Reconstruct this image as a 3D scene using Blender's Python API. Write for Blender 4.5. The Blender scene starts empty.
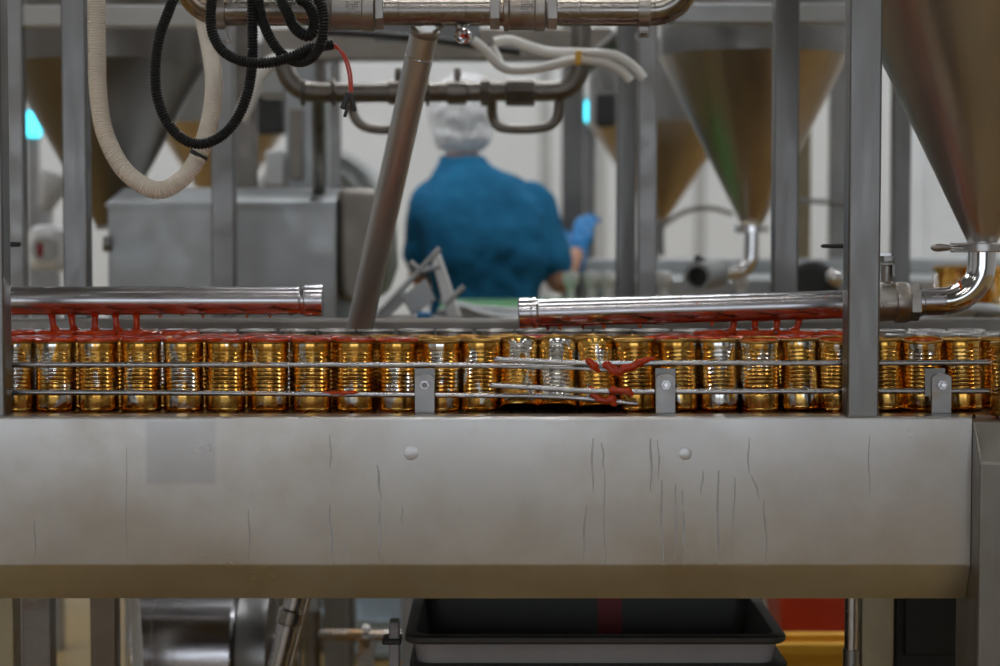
import bpy, bmesh, math, random
from mathutils import Vector, Matrix, noise
from math import radians as R, pi, sin, cos, sqrt
random.seed(7)
S = bpy.context.scene
COL = S.collection
# ------------------------------------------------------------------ camera
CAM_Y, CAM_Z, PITCH, F = -3.4, 1.26, R(3.0), 2000.0
cd = bpy.data.cameras.new('camera'); cam = bpy.data.objects.new('camera', cd); COL.objects.link(cam)
cd.sensor_width = 36.0; cd.lens = F*36.0/1000.0
cam.location = (0, CAM_Y, CAM_Z); cam.rotation_euler = (pi/2-PITCH, 0, 0)
cd.dof.use_dof = True; cd.dof.focus_distance = 3.34; cd.dof.aperture_fstop = 2.8
cd.clip_end = 100
S.camera = cam
# ------------------------------------------------------------------ world
wd = bpy.data.worlds.new('world'); S.world = wd; wd.use_nodes = True
bg = wd.node_tree.nodes['Background']
bg.inputs[0].default_value = (0.86, 0.92, 1.0, 1); bg.inputs[1].default_value = 2.1
# ------------------------------------------------------------------ exposure
S.view_settings.view_transform = 'Standard'; S.view_settings.look = 'None'
S.view_settings.gamma = 1.0; S.view_settings.use_curve_mapping = False
S.view_settings.exposure = 0.0
LAMP, LAMP_REAR = 20.0, 52.0          # strength of the ceiling tubes, over the viewer and over the machines behind

def W(px, py, D):
    """the point seen at pixel (px,py) at distance D along +Y from the camera"""
    r = (px-500)/F; u = (333-py)/F
    dy = cos(PITCH)+u*sin(PITCH); dz = -sin(PITCH)+u*cos(PITCH)
    t = D/dy
    return Vector((r*t, CAM_Y+D, CAM_Z+dz*t))
def PX(n, D): return n*D/F

# ------------------------------------------------------------------ materials
def nodes_of(name):
    m = bpy.data.materials.new(name); m.use_nodes = True
    nt = m.node_tree; b = nt.nodes['Principled BSDF']
    return m, nt, b
def N(nt, typ, **kw):
    n = nt.nodes.new(typ)
    for k, v in kw.items(): setattr(n, k, v)
    return n
def noise_fac(nt, scale, mapping=(1,1,1), detail=4, rough=0.55, rnd=False):
    tc = N(nt, 'ShaderNodeTexCoord'); mp = N(nt, 'ShaderNodeMapping'); mp.inputs['Scale'].default_value = mapping
    nt.links.new(tc.outputs['Object'], mp.inputs['Vector'])
    nz = N(nt, 'ShaderNodeTexNoise'); nz.inputs['Scale'].default_value = scale
    nz.inputs['Detail'].default_value = detail; nz.inputs['Roughness'].default_value = rough
    if rnd:
        oi = N(nt, 'ShaderNodeObjectInfo'); ml = N(nt, 'ShaderNodeMath', operation='MULTIPLY'); ml.inputs[1].default_value = 37.0
        nt.links.new(oi.outputs['Random'], ml.inputs[0])
        cx = N(nt, 'ShaderNodeCombineXYZ')
        for i in range(3): nt.links.new(ml.outputs[0], cx.inputs[i])
        nt.links.new(cx.outputs[0], mp.inputs['Location'])
    nt.links.new(mp.outputs[0], nz.inputs['Vector'])
    return nz.outputs['Fac']
def ramp(nt, fac, stops, interp='LINEAR'):
    r = N(nt, 'ShaderNodeValToRGB'); e = r.color_ramp.elements; r.color_ramp.interpolation = interp
    while len(e) < len(stops): e.new(0.5)
    for k, (p, c) in zip(e, stops):
        k.position = p; k.color = (c, c, c, 1) if isinstance(c, (int, float)) else (*c[:3], 1)
    nt.links.new(fac, r.inputs[0]); return r.outputs[0]
def mixc(nt, fac, a, b):
    m = N(nt, 'ShaderNodeMix', data_type='RGBA')
    for s, v in ((0, fac), (6, a), (7, b)):
        if hasattr(v, 'type') and hasattr(v, 'links'): nt.links.new(v, m.inputs[s])
        else: m.inputs[s].default_value = v if s == 0 else (*v[:3], 1)
    return m.outputs[2]
def bump(nt, b, fac, strength, dist=0.001):
    bp = N(nt, 'ShaderNodeBump'); bp.inputs['Strength'].default_value = strength; bp.inputs['Distance'].default_value = dist
    nt.links.new(fac, bp.inputs['Height']); nt.links.new(bp.outputs[0], b.inputs['Normal'])

def metal(name, col, rough=0.3, var=0.12, scale=6, stretch=(1,1,1), rvar=0.12, dirt=None, dirt_amt=(0.55, 0.75), brush=None, dscale=9):
    m, nt, b = nodes_of(name)
    f = noise_fac(nt, scale, stretch)
    lo = tuple(c*(1-var) for c in col); hi = tuple(min(1, c*(1+var)) for c in col)
    c = ramp(nt, f, [(0.3, lo), (0.7, hi)])
    met = 1.0
    if dirt:
        g = noise_fac(nt, dscale, (1, 1, 1), 6, 0.65)
        k = ramp(nt, g, [(dirt_amt[0], 0.0), (dirt_amt[1], 1.0)])
        c = mixc(nt, k, c, dirt)
    nt.links.new(c, b.inputs['Base Color'])
    b.inputs['Metallic'].default_value = met
    h = noise_fac(nt, scale*3, stretch)
    rr = ramp(nt, h, [(0.3, max(0.02, rough-rvar)), (0.7, rough+rvar)])
    nt.links.new(rr, b.inputs['Roughness'])
    if brush:
        q = noise_fac(nt, 1.0, brush, 3, 0.6)
        bump(nt, b, q, 0.12, 0.0006)
    return m
def plain(name, col, rough=0.5, var=0.12, scale=8, spec=0.5, metallic=0.0, stretch=(1,1,1), bmp=0):
    m, nt, b = nodes_of(name)
    f = noise_fac(nt, scale, stretch)
    c = ramp(nt, f, [(0.3, tuple(x*(1-var) for x in col)), (0.7, tuple(min(1, x*(1+var)) for x in col))])
    nt.links.new(c, b.inputs['Base Color']); b.inputs['Roughness'].default_value = rough
    b.inputs['Metallic'].default_value = metallic; b.inputs['Specular IOR Level'].default_value = spec
    if bmp: bump(nt, b, f, bmp, 0.004)
    return m
def emit(name, col, strength):
    m, nt, b = nodes_of(name)
    b.inputs['Base Color'].default_value = (*col, 1)
    b.inputs['Emission Color'].default_value = (*col, 1); b.inputs['Emission Strength'].default_value = strength
    return m
def can_metal(name, gold_amt):
    m, nt, b = nodes_of(name)
    f = noise_fac(nt, 34, (1, 1, 0.45), 2, 0.45, rnd=True)
    k = ramp(nt, f, [(gold_amt, 0.0), (gold_amt+0.03, 1.0)])
    g = noise_fac(nt, 60, (1, 1, 0.35), 3, 0.6, rnd=True)
    gold = ramp(nt, g, [(0.30, (0.58, 0.26, 0.04)), (0.50, (0.80, 0.46, 0.10)), (0.72, (0.89, 0.61, 0.21))])
    silver = (0.80, 0.80, 0.78)
    c = mixc(nt, k, gold, silver)
    # oily sauce stain round the foot of the can
    tc = N(nt, 'ShaderNodeTexCoord'); sx = N(nt, 'ShaderNodeSeparateXYZ'); nt.links.new(tc.outputs['Object'], sx.inputs[0])
    ad = N(nt, 'ShaderNodeMath', operation='MULTIPLY_ADD'); ad.inputs[1].default_value = 0.05; ad.inputs[2].default_value = -0.02
    nt.links.new(f, ad.inputs[0])
    lt = N(nt, 'ShaderNodeMath', operation='LESS_THAN'); nt.links.new(sx.outputs['Z'], lt.inputs[0]); nt.links.new(ad.outputs[0], lt.inputs[1])
    c = mixc(nt, lt.outputs[0], c, (0.40, 0.13, 0.012))
    nt.links.new(c, b.inputs['Base Color'])
    b.inputs['Metallic'].default_value = 1.0; 
    rr = ramp(nt, k, [(0.0, 0.2), (1.0, 0.16)]); nt.links.new(rr, b.inputs['Roughness'])
    return m

M = {}
M['panel'] = metal('brushed_panel_steel', (0.56, 0.56, 0.56), 0.34, 0.10, 2.2, (1, 1, 1.6), 0.07, brush=(6, 6, 900), dirt=(0.47, 0.445, 0.41), dirt_amt=(0.46, 0.70), dscale=3.2)
def panel_patch():
    m = M['panel']; nt = m.node_tree; b = nt.nodes['Principled BSDF']
    tc = N(nt, 'ShaderNodeTexCoord'); sx = N(nt, 'ShaderNodeSeparateXYZ'); nt.links.new(tc.outputs['Object'], sx.inputs[0])
    nz = noise_fac(nt, 40)
    src = b.inputs['Base Color'].links[0].from_socket
    def rng(sock, lo, hi):
        mr = []
        for a, c in ((lo-0.004, lo+0.004), (hi+0.004, hi-0.004)):
            q = N(nt, 'ShaderNodeMapRange'); q.inputs[1].default_value = a; q.inputs[2].default_value = c
            nt.links.new(sock, q.inputs[0]); mr.append(q.outputs[0])
        p = N(nt, 'ShaderNodeMath', operation='MULTIPLY'); nt.links.new(mr[0], p.inputs[0]); nt.links.new(mr[1], p.inputs[1]); return p.outputs[0]
    a, c = W(146, 420, 3.255), W(216, 484, 3.255)
    k = N(nt, 'ShaderNodeMath', operation='MULTIPLY'); nt.links.new(rng(sx.outputs['X'], a.x, c.x), k.inputs[0]); nt.links.new(rng(sx.outputs['Z'], c.z, a.z), k.inputs[1])
    k2 = N(nt, 'ShaderNodeMath', operation='MULTIPLY'); k2.inputs[1].default_value = 0.55; nt.links.new(k.outputs[0], k2.inputs[0])
    nt.links.new(mixc(nt, k2.outputs[0], src, (0.37, 0.37, 0.385)), b.inputs['Base Color'])
panel_patch()
M['post'] = metal('post_steel', (0.215, 0.212, 0.208), 0.36, 0.10, 5, (3, 3, 0.6), 0.06, brush=(500, 500, 5))
M['post_dull'] = metal('dull_post_steel', (0.25, 0.235, 0.215), 0.42, 0.12, 5, (2, 2, 1), 0.08, dirt=(0.22, 0.17, 0.12))
M['pipe'] = metal('polished_pipe_steel', (0.50, 0.49, 0.51), 0.235, 0.06, 9, (0.4, 3, 3), 0.05)
M['pipe_dirty'] = metal('oil_stained_pipe_steel', (0.29, 0.27, 0.25), 0.26, 0.10, 10, (0.6, 2, 2), 0.07, dirt=(0.34, 0.20, 0.08), dirt_amt=(0.52, 0.72))
M['cast'] = metal('cast_steel', (0.36, 0.34, 0.32), 0.38, 0.12, 14, (1, 1, 1), 0.08, dirt=(0.22, 0.14, 0.08))
M['chrome'] = metal('chrome', (0.78, 0.78, 0.78), 0.10, 0.04, 10, (1, 1, 1), 0.03)
M['rod'] = metal('guide_rod_steel', (0.42, 0.41, 0.41), 0.24, 0.06, 8, (0.5, 2, 2), 0.05, dirt=(0.58, 0.30, 0.07), dirt_amt=(0.60, 0.68), dscale=5)
M['bracket'] = metal('bracket_steel', (0.30, 0.295, 0.29), 0.36, 0.1, 18, (1, 1, 1), 0.06, dirt=(0.30, 0.18, 0.08), dirt_amt=(0.56, 0.8), dscale=22)
M['hopper'] = metal('hopper_steel', (0.42, 0.395, 0.37), 0.35, 0.14, 3, (2, 2, 0.4), 0.06, brush=(60, 60, 3))
M['hopper_warm'] = metal('warm_hopper_steel', (0.47, 0.40, 0.32), 0.33, 0.16, 3, (2, 2, 0.5), 0.06)
M['galv'] = metal('galvanised_sheet', (0.46, 0.48, 0.49), 0.5, 0.12, 5, (1, 1, 1), 0.08)
M['steel_bg'] = metal('stainless_frame', (0.28, 0.275, 0.27), 0.4, 0.12, 5, (1, 1, 1), 0.1)
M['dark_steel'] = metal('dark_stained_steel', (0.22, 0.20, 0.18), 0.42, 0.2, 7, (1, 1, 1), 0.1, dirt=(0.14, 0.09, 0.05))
M['gold_can'] = can_metal('gold_lacquered_tinplate', 0.60)
M['mixed_can'] = can_metal('streaked_gold_and_silver_tinplate', 0.50)
M['gold_rim'] = metal('gold_rim_tinplate', (0.42, 0.24, 0.06), 0.34, 0.1, 20, (1, 1, 1), 0.05)
M['silver_can'] = metal('silver_tinplate', (0.44, 0.43, 0.42), 0.36, 0.06, 20, (1, 1, 1), 0.05)
def sauce_mat():
    m, nt, b = nodes_of('tomato_sauce')
    f = noise_fac(nt, 60, (1, 1, 1), 4, 0.6)
    c = ramp(nt, f, [(0.3, (0.30, 0.020, 0.0015)), (0.55, (0.45, 0.036, 0.002)), (0.78, (0.62, 0.10, 0.004))])
    nt.links.new(c, b.inputs['Base Color']); b.inputs['Roughness'].default_value = 0.13
    b.inputs['Subsurface Weight'].default_value = 0.0; b.inputs['Subsurface Radius'].default_value = (0.006, 0.001, 0.0005)
    b.inputs['Coat Weight'].default_value = 0.0; b.inputs['Specular IOR Level'].default_value = 0.4; b.inputs['Coat Roughness'].default_value = 0.08
    bump(nt, b, f, 0.25, 0.002)
    return m
M['sauce'] = sauce_mat()
M['sauce_orange'] = plain('orange_sauce', (0.62, 0.11, 0.008), 0.22, 0.25, 70)
M['strut'] = metal('brushed_strut_steel', (0.56, 0.555, 0.55), 0.40, 0.10, 6, (1, 1, 0.4), 0.05)
M['cover'] = metal('dull_cover_steel', (0.33, 0.30, 0.27), 0.55, 0.15, 6, (1, 1, 1), 0.05)
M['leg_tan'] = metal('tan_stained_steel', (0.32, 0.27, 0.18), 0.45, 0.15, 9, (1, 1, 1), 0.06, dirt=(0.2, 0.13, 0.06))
M['leg_brown'] = metal('brown_stained_steel', (0.20, 0.165, 0.125), 0.45, 0.15, 9, (1, 1, 1), 0.06)  # brown tone carries the shade on a leg below the panel
M['hopper_dark'] = metal('dark_hopper_steel', (0.22, 0.205, 0.19), 0.33, 0.16, 3, (2, 2, 0.5), 0.05)
M['film'] = plain('sauce_film', (0.15, 0.011, 0.002), 0.30, 0.25, 30, 0.25, stretch=(1, 1, 1))
M['fish'] = plain('fish_flake', (0.72, 0.50, 0.28), 0.45, 0.2, 80)
M['white_hose'] = plain('cream_hose_plastic', (0.84, 0.77, 0.68), 0.40, 0.07, 12)
M['black_hose'] = plain('black_conduit_plastic', (0.009, 0.0095, 0.0105), 0.38, 0.2, 20, 0.35)
M['black'] = plain('black_plastic', (0.02, 0.02, 0.021), 0.5, 0.2, 20)
M['red_wire'] = plain('red_wire_sheath', (0.55, 0.06, 0.035), 0.4, 0.1, 30)
M['white_plastic'] = plain('white_plastic', (0.78, 0.79, 0.80), 0.4, 0.05, 10)
M['white_tube'] = plain('white_tube_plastic', (0.80, 0.79, 0.76), 0.4, 0.05, 10)
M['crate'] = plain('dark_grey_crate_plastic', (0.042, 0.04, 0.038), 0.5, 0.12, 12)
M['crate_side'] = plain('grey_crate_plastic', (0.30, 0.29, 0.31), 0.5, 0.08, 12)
M['red_tape'] = plain('red_tape', (0.28, 0.008, 0.012), 0.5, 0.15, 12)
M['scrub'] = plain('blue_cotton', (0.016, 0.150, 0.30), 0.85, 0.16, 9, 0.2, bmp=0.4)
M['scrub_pants'] = plain('dark_blue_cotton', (0.02, 0.12, 0.21), 0.85, 0.16, 9, 0.2)
M['net'] = plain('white_hairnet', (0.78, 0.78, 0.80), 0.75, 0.10, 40, 0.2, bmp=0.6)
M['skin'] = plain('skin', (0.52, 0.28, 0.18), 0.5, 0.06, 12)
M['glove'] = plain('blue_rubber_glove', (0.01, 0.24, 0.62), 0.4, 0.1, 14)
M['boot'] = plain('white_rubber_boot', (0.7, 0.7, 0.68), 0.45, 0.05, 10)
M['green'] = plain('green_belt', (0.035, 0.25, 0.05), 0.5, 0.15, 10)
M['blue_plastic'] = plain('pale_blue_plastic', (0.50, 0.64, 0.78), 0.45, 0.1, 4)
M['blue_dark'] = plain('blue_plastic', (0.03, 0.16, 0.36), 0.45, 0.1, 6)
M['red_plastic'] = plain('red_plastic', (0.62, 0.05, 0.02), 0.45, 0.12, 6)
M['yellow_plastic'] = plain('yellow_plastic', (0.85, 0.46, 0.04), 0.45, 0.12, 6)
M['motor_black'] = plain('black_cabinet_paint', (0.016, 0.016, 0.016), 0.5, 0.3, 7)
M['grey_paint'] = plain('grey_paint', (0.50, 0.51, 0.51), 0.5, 0.08, 6)
M['wall'] = plain('white_wall_paint', (0.80, 0.82, 0.84), 0.6, 0.03, 1.2)
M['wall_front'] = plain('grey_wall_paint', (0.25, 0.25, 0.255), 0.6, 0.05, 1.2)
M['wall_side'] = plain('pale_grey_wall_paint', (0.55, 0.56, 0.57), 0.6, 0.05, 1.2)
M['strip'] = plain('pale_strip_curtain', (0.82, 0.86, 0.90), 0.3, 0.06, 3)
M['ceil'] = plain('ceiling_paint', (0.16, 0.16, 0.16), 0.7, 0.04, 1)
def floor_mat():
    m, nt, b = nodes_of('worn_floor_coating')
    f = noise_fac(nt, 1.6, (1, 1, 1), 6, 0.6)
    c = ramp(nt, f, [(0.3, (0.21, 0.13, 0.035)), (0.5, (0.31, 0.20, 0.06)), (0.72, (0.38, 0.26, 0.09))])
    nt.links.new(c, b.inputs['Base Color'])
    rr = ramp(nt, f, [(0.35, 0.28), (0.65, 0.55)]); nt.links.new(rr, b.inputs['Roughness'])
    return m
M['floor'] = floor_mat()
M['tube_light'] = emit('fluorescent_diffuser', (1.0, 0.98, 0.95), LAMP)
M['tube_light_rear'] = emit('bright_fluorescent_diffuser', (0.94, 0.975, 1.0), LAMP_REAR)
M['cyan_light'] = emit('cyan_lamp', (0.08, 0.75, 0.95), 2.4)  # glow standing in for daylight glimpsed at the back
M['dirt'] = metal('dried_drip', (0.36, 0.355, 0.35), 0.45, 0.15, 30)
M['belt'] = metal('belt_plate_steel', (0.20, 0.15, 0.11), 0.35, 0.15, 12, (1, 1, 1), 0.08, dirt=(0.30, 0.08, 0.02), dirt_amt=(0.48, 0.62), dscale=14)

# ------------------------------------------------------------------ mesh builder
class MB:
    def __init__(s): s.v = []; s.f = []
    def add(s, vs, fs):
        o = len(s.v); s.v += [tuple(v) for v in vs]; s.f += [tuple(i+o for i in f) for f in fs]; return s
    def box(s, lo, hi):
        (a, b, c), (d, e, f) = lo, hi
        a, d = min(a, d), max(a, d); b, e = min(b, e), max(b, e); c, f = min(c, f), max(c, f)
        return s.add([(a,b,c),(d,b,c),(d,e,c),(a,e,c),(a,b,f),(d,b,f),(d,e,f),(a,e,f)],
                     [(0,3,2,1),(4,5,6,7),(0,1,5,4),(1,2,6,5),(2,3,7,6),(3,0,4,7)])
    def obox(s, c, size, mat):
        hx, hy, hz = size[0]/2, size[1]/2, size[2]/2
        vs = [Vector(c)+mat @ Vector(p) for p in ((-hx,-hy,-hz),(hx,-hy,-hz),(hx,hy,-hz),(-hx,hy,-hz),(-hx,-hy,hz),(hx,-hy,hz),(hx,hy,hz),(-hx,hy,hz))]
        return s.add(vs, [(0,3,2,1),(4,5,6,7),(0,1,5,4),(1,2,6,5),(2,3,7,6),(3,0,4,7)])
    def prism(s, poly, axis, a, b):
        """poly: 2-D outline; extruded along axis from a to b"""
        def mk(p, t):
            if axis == 'x': return (t, p[0], p[1])
            if axis == 'y': return (p[0], t, p[1])
            return (p[0], p[1], t)
        n = len(poly)
        vs = [mk(p, a) for p in poly]+[mk(p, b) for p in poly]
        fs = [(i, (i+1) % n, n+(i+1) % n, n+i) for i in range(n)]+[tuple(range(n))[::-1], tuple(range(n, 2*n))]
        return s.add(vs, fs)
    def lathe(s, prof, origin=(0,0,0), axis=(0,0,1), n=32, capa=False, capb=False, scale=(1,1)):
        """prof: list of (r, h) along axis"""
        o = Vector(origin); ax = Vector(axis).normalized()
        q = Vector((0,0,1)).rotation_difference(ax)
        vs = []; fs = []
        for (r, h) in prof:
            for i in range(n):
                a = 2*pi*i/n
                vs.append(o+q @ Vector((r*cos(a)*scale[0], r*sin(a)*scale[1], h)))
        for k in range(len(prof)-1):
            for i in range(n):
                j = (i+1) % n
                fs.append((k*n+i, k*n+j, (k+1)*n+j, (k+1)*n+i))
        if capa: fs.append(tuple(range(n))[::-1])
        if capb: fs.append(tuple(range((len(prof)-1)*n, len(prof)*n)))
        return s.add(vs, fs)
    def cyl(s, p0, p1, r, n=24, r2=None):
        p0 = Vector(p0); p1 = Vector(p1); L = (p1-p0).length
        return s.lathe([(r, 0), (r if r2 is None else r2, L)], p0, p1-p0, n, True, True)
    def tube(s, pts, rad, n=14, caps=True):
        pts = [Vector(p) for p in pts]; m = len(pts)
        rs = rad if isinstance(rad, (list, tuple)) else [rad]*m
        t0 = (pts[1]-pts[0]).normalized()
        ref = Vector((0,0,1)) if abs(t0.z) < 0.9 else Vector((0,1,0))
        u = t0.cross(ref).normalized(); vs = []; fs = []; pt = t0
        for k in range(m):
            t = (pts[min(k+1, m-1)]-pts[max(k-1, 0)]).normalized()
            q = pt.rotation_difference(t); u = q @ u; u = (u-t*u.dot(t)).normalized(); pt = t
            w = t.cross(u)
            for i in range(n):
                a = 2*pi*i/n; vs.append(pts[k]+(u*cos(a)+w*sin(a))*rs[k])
        for k in range(m-1):
            for i in range(n):
                j = (i+1) % n; fs.append((k*n+i, k*n+j, (k+1)*n+j, (k+1)*n+i))
        if caps: fs.append(tuple(range(n))[::-1]); fs.append(tuple(range((m-1)*n, m*n)))
        return s.add(vs, fs)
    def ball(s, c, r, n=14, mat=None):
        rx, ry, rz = r if isinstance(r, (tuple, list)) else (r, r, r)
        vs = []; fs = []; c = Vector(c); m = n//2
        mt = mat or Matrix.Identity(3)
        vs.append(c+mt @ Vector((0,0,-rz)))
        for k in range(1, m):
            p = -pi/2+pi*k/m
            for i in range(n):
                a = 2*pi*i/n; vs.append(c+mt @ Vector((rx*cos(p)*cos(a), ry*cos(p)*sin(a), rz*sin(p))))
        vs.append(c+mt @ Vector((0,0,rz))); L = len(vs)-1
        for i in range(n):
            j = (i+1) % n
            fs.append((0, 1+j, 1+i)); fs.append((L, L-n+i, L-n+j))
        for k in range(m-2):
            for i in range(n):
                j = (i+1) % n; fs.append((1+k*n+i, 1+k*n+j, 1+(k+1)*n+j, 1+(k+1)*n+i))
        return s.add(vs, fs)
    def build(s, name, mat, parent=None, smooth=35, bevel=0, bseg=2):
        me = bpy.data.meshes.new(name); me.from_pydata(s.v, [], s.f); me.update()
        bm = bmesh.new(); bm.from_mesh(me); bmesh.ops.recalc_face_normals(bm, faces=bm.faces); bm.to_mesh(me); bm.free()
        me.shade_smooth(); me.set_sharp_from_angle(angle=R(smooth))
        me.materials.append(mat)
        o = bpy.data.objects.new(name, me); COL.objects.link(o)
        if parent:
            o.parent = parent; q = Vector((0, 0, 0)); a = parent
            while a: q += a.location; a = a.parent
            o.location = -q    # meshes are written in world coordinates
        if bevel:
            md = o.modifiers.new('bevel', 'BEVEL'); md.width = bevel; md.segments = bseg; md.limit_method = 'ANGLE'; md.angle_limit = R(40)
        return o
def remesh(o, vox, smooth=4):
    md = o.modifiers.new('remesh', 'REMESH'); md.mode = 'VOXEL'; md.voxel_size = vox; md.use_smooth_shade = True
    if smooth:
        sm = o.modifiers.new('smooth', 'SMOOTH'); sm.iterations = smooth; sm.factor = 0.5
    return o
def thing(name, label, cat, loc=(0,0,0), group=None):
    o = bpy.data.objects.new(name, None); COL.objects.link(o); o.location = loc; o.empty_display_size = 0.05
    return tag(o, label, cat, group)
def tag(o, label, cat, group=None, kind=None):
    o['label'] = label; o['category'] = cat
    if group: o['group'] = group
    if kind: o['kind'] = kind
    return o
def struct(o): o['kind'] = 'structure'; return o
def spline(pts, step):
    """Catmull-Rom through pts, resampled at about `step`"""
    P = [Vector(p) for p in pts]; P = [P[0]*2-P[1]]+P+[P[-1]*2-P[-2]]
    dense = []
    for i in range(1, len(P)-2):
        for k in range(40):
            t = k/40
            a, b, c, d = P[i-1], P[i], P[i+1], P[i+2]
            dense.append(0.5*((2*b)+(c-a)*t+(2*a-5*b+4*c-d)*t*t+(3*b-a-3*c+d)*t*t*t))
    dense.append(P[-2])
    out = [dense[0]]; acc = 0
    for i in range(1, len(dense)):
        a, b = dense[i-1], dense[i]; L = (b-a).length
        while acc+L >= step and L > 1e-9:
            k = (step-acc)/L; a = a.lerp(b, k); out.append(a); L = (b-a).length; acc = 0
        acc += L
    out.append(dense[-1]); return out
def corrugated(pts, r, pitch, depth, n=14):
    """ribbed hose: four rings to a rib"""
    path = spline(pts, pitch/4)
    rs = [r-depth*(0, 0.15, 1, 0.15)[k % 4] for k in range(len(path))]
    return MB().tube(path, rs, n)
def hexprof(r): return [(r*cos(pi/6+i*pi/3), r*sin(pi/6+i*pi/3)) for i in range(6)]
def hexnut(mb, p0, p1, r):
    return mb.lathe([(r*0.96, 0), (r, (Vector(p1)-Vector(p0)).length*0.06), (r, (Vector(p1)-Vector(p0)).length*0.94), (r*0.96, (Vector(p1)-Vector(p0)).length)], p0, Vector(p1)-Vector(p0), 6, True, True)

# ------------------------------------------------------------------ the room
BACK = 7.4
def setting():
    o = struct(MB().box((-6, -8.5, -0.1), (6, BACK+0.2, 0)).build('floor', M['floor']))
    struct(MB().box((-6, BACK, 0), (6, BACK+0.2, 4.5)).build('wall_back', M['wall']))
    struct(MB().box((-6.2, -8.5, 0), (-6, BACK+0.2, 4.5)).build('wall_left', M['wall_side']))
    struct(MB().box((6, -8.5, 0), (6.2, BACK+0.2, 4.5)).build('wall_right', M['wall_side']))
    # wall behind the viewer with two wide windows, unseen, added for daylight and reflections
    fw = MB()
    fw.box((-6, -8.7, 0), (6, -8.5, 0.3)); fw.box((-6, -8.7, 2.5), (6, -8.5, 4.5))
    for a, b in ((-6, -4.6), (-0.6, -0.2), (2.8, 6)): fw.box((a, -8.7, 0.3), (b, -8.5, 2.5))
    struct(fw.build('wall_front', M['wall_front']))
    for i, (a, b) in enumerate(((-4.6, -0.6), (-0.2, 2.8))):
        fr_ = MB()
        fr_.box((a, -8.66, 0.3), (b, -8.56, 0.36)); fr_.box((a, -8.66, 2.44), (b, -8.56, 2.5))
        nn = 4 if i == 0 else 3
        for k in range(nn+1):
            x = a+(b-a-0.06)*k/nn; fr_.box((x, -8.66, 0.3), (x+0.06, -8.56, 2.5))
        struct(fr_.build('window_%d' % (i+1), M['grey_paint']))
    struct(MB().box((-6.2, -8.7, 4.5), (6.2, BACK+0.2, 4.6)).build('ceiling', M['ceil']))
    k = 0
    words_x = {-3.6: 'near one side wall', 0.0: 'along the middle', 3.6: 'near the hopper side wall'}
    for x in (-3.6, 0.0, 3.6):
        for j, y in enumerate((-6.5, -3.5, -0.8, 2.2, 5.2)):
            t = thing('ceiling_light', 'fluorescent ceiling light, %s from the back wall, %s' % (['fifth', 'fourth', 'third', 'second', 'first'][j], words_x[x]), 'ceiling light', (x, y, 4.5), 'fluorescent ceiling lights')
            MB().box((x-0.75, y-0.11, 4.44), (x+0.75, y+0.11, 4.5)).build('housing', M['white_plastic'], t, bevel=0.006)
            MB().box((x-0.72, y-0.085, 4.425), (x+0.72, y+0.085, 4.438)).build('diffuser', M['tube_light'] if y < 2 else M['tube_light_rear'], t)
setting()

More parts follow.
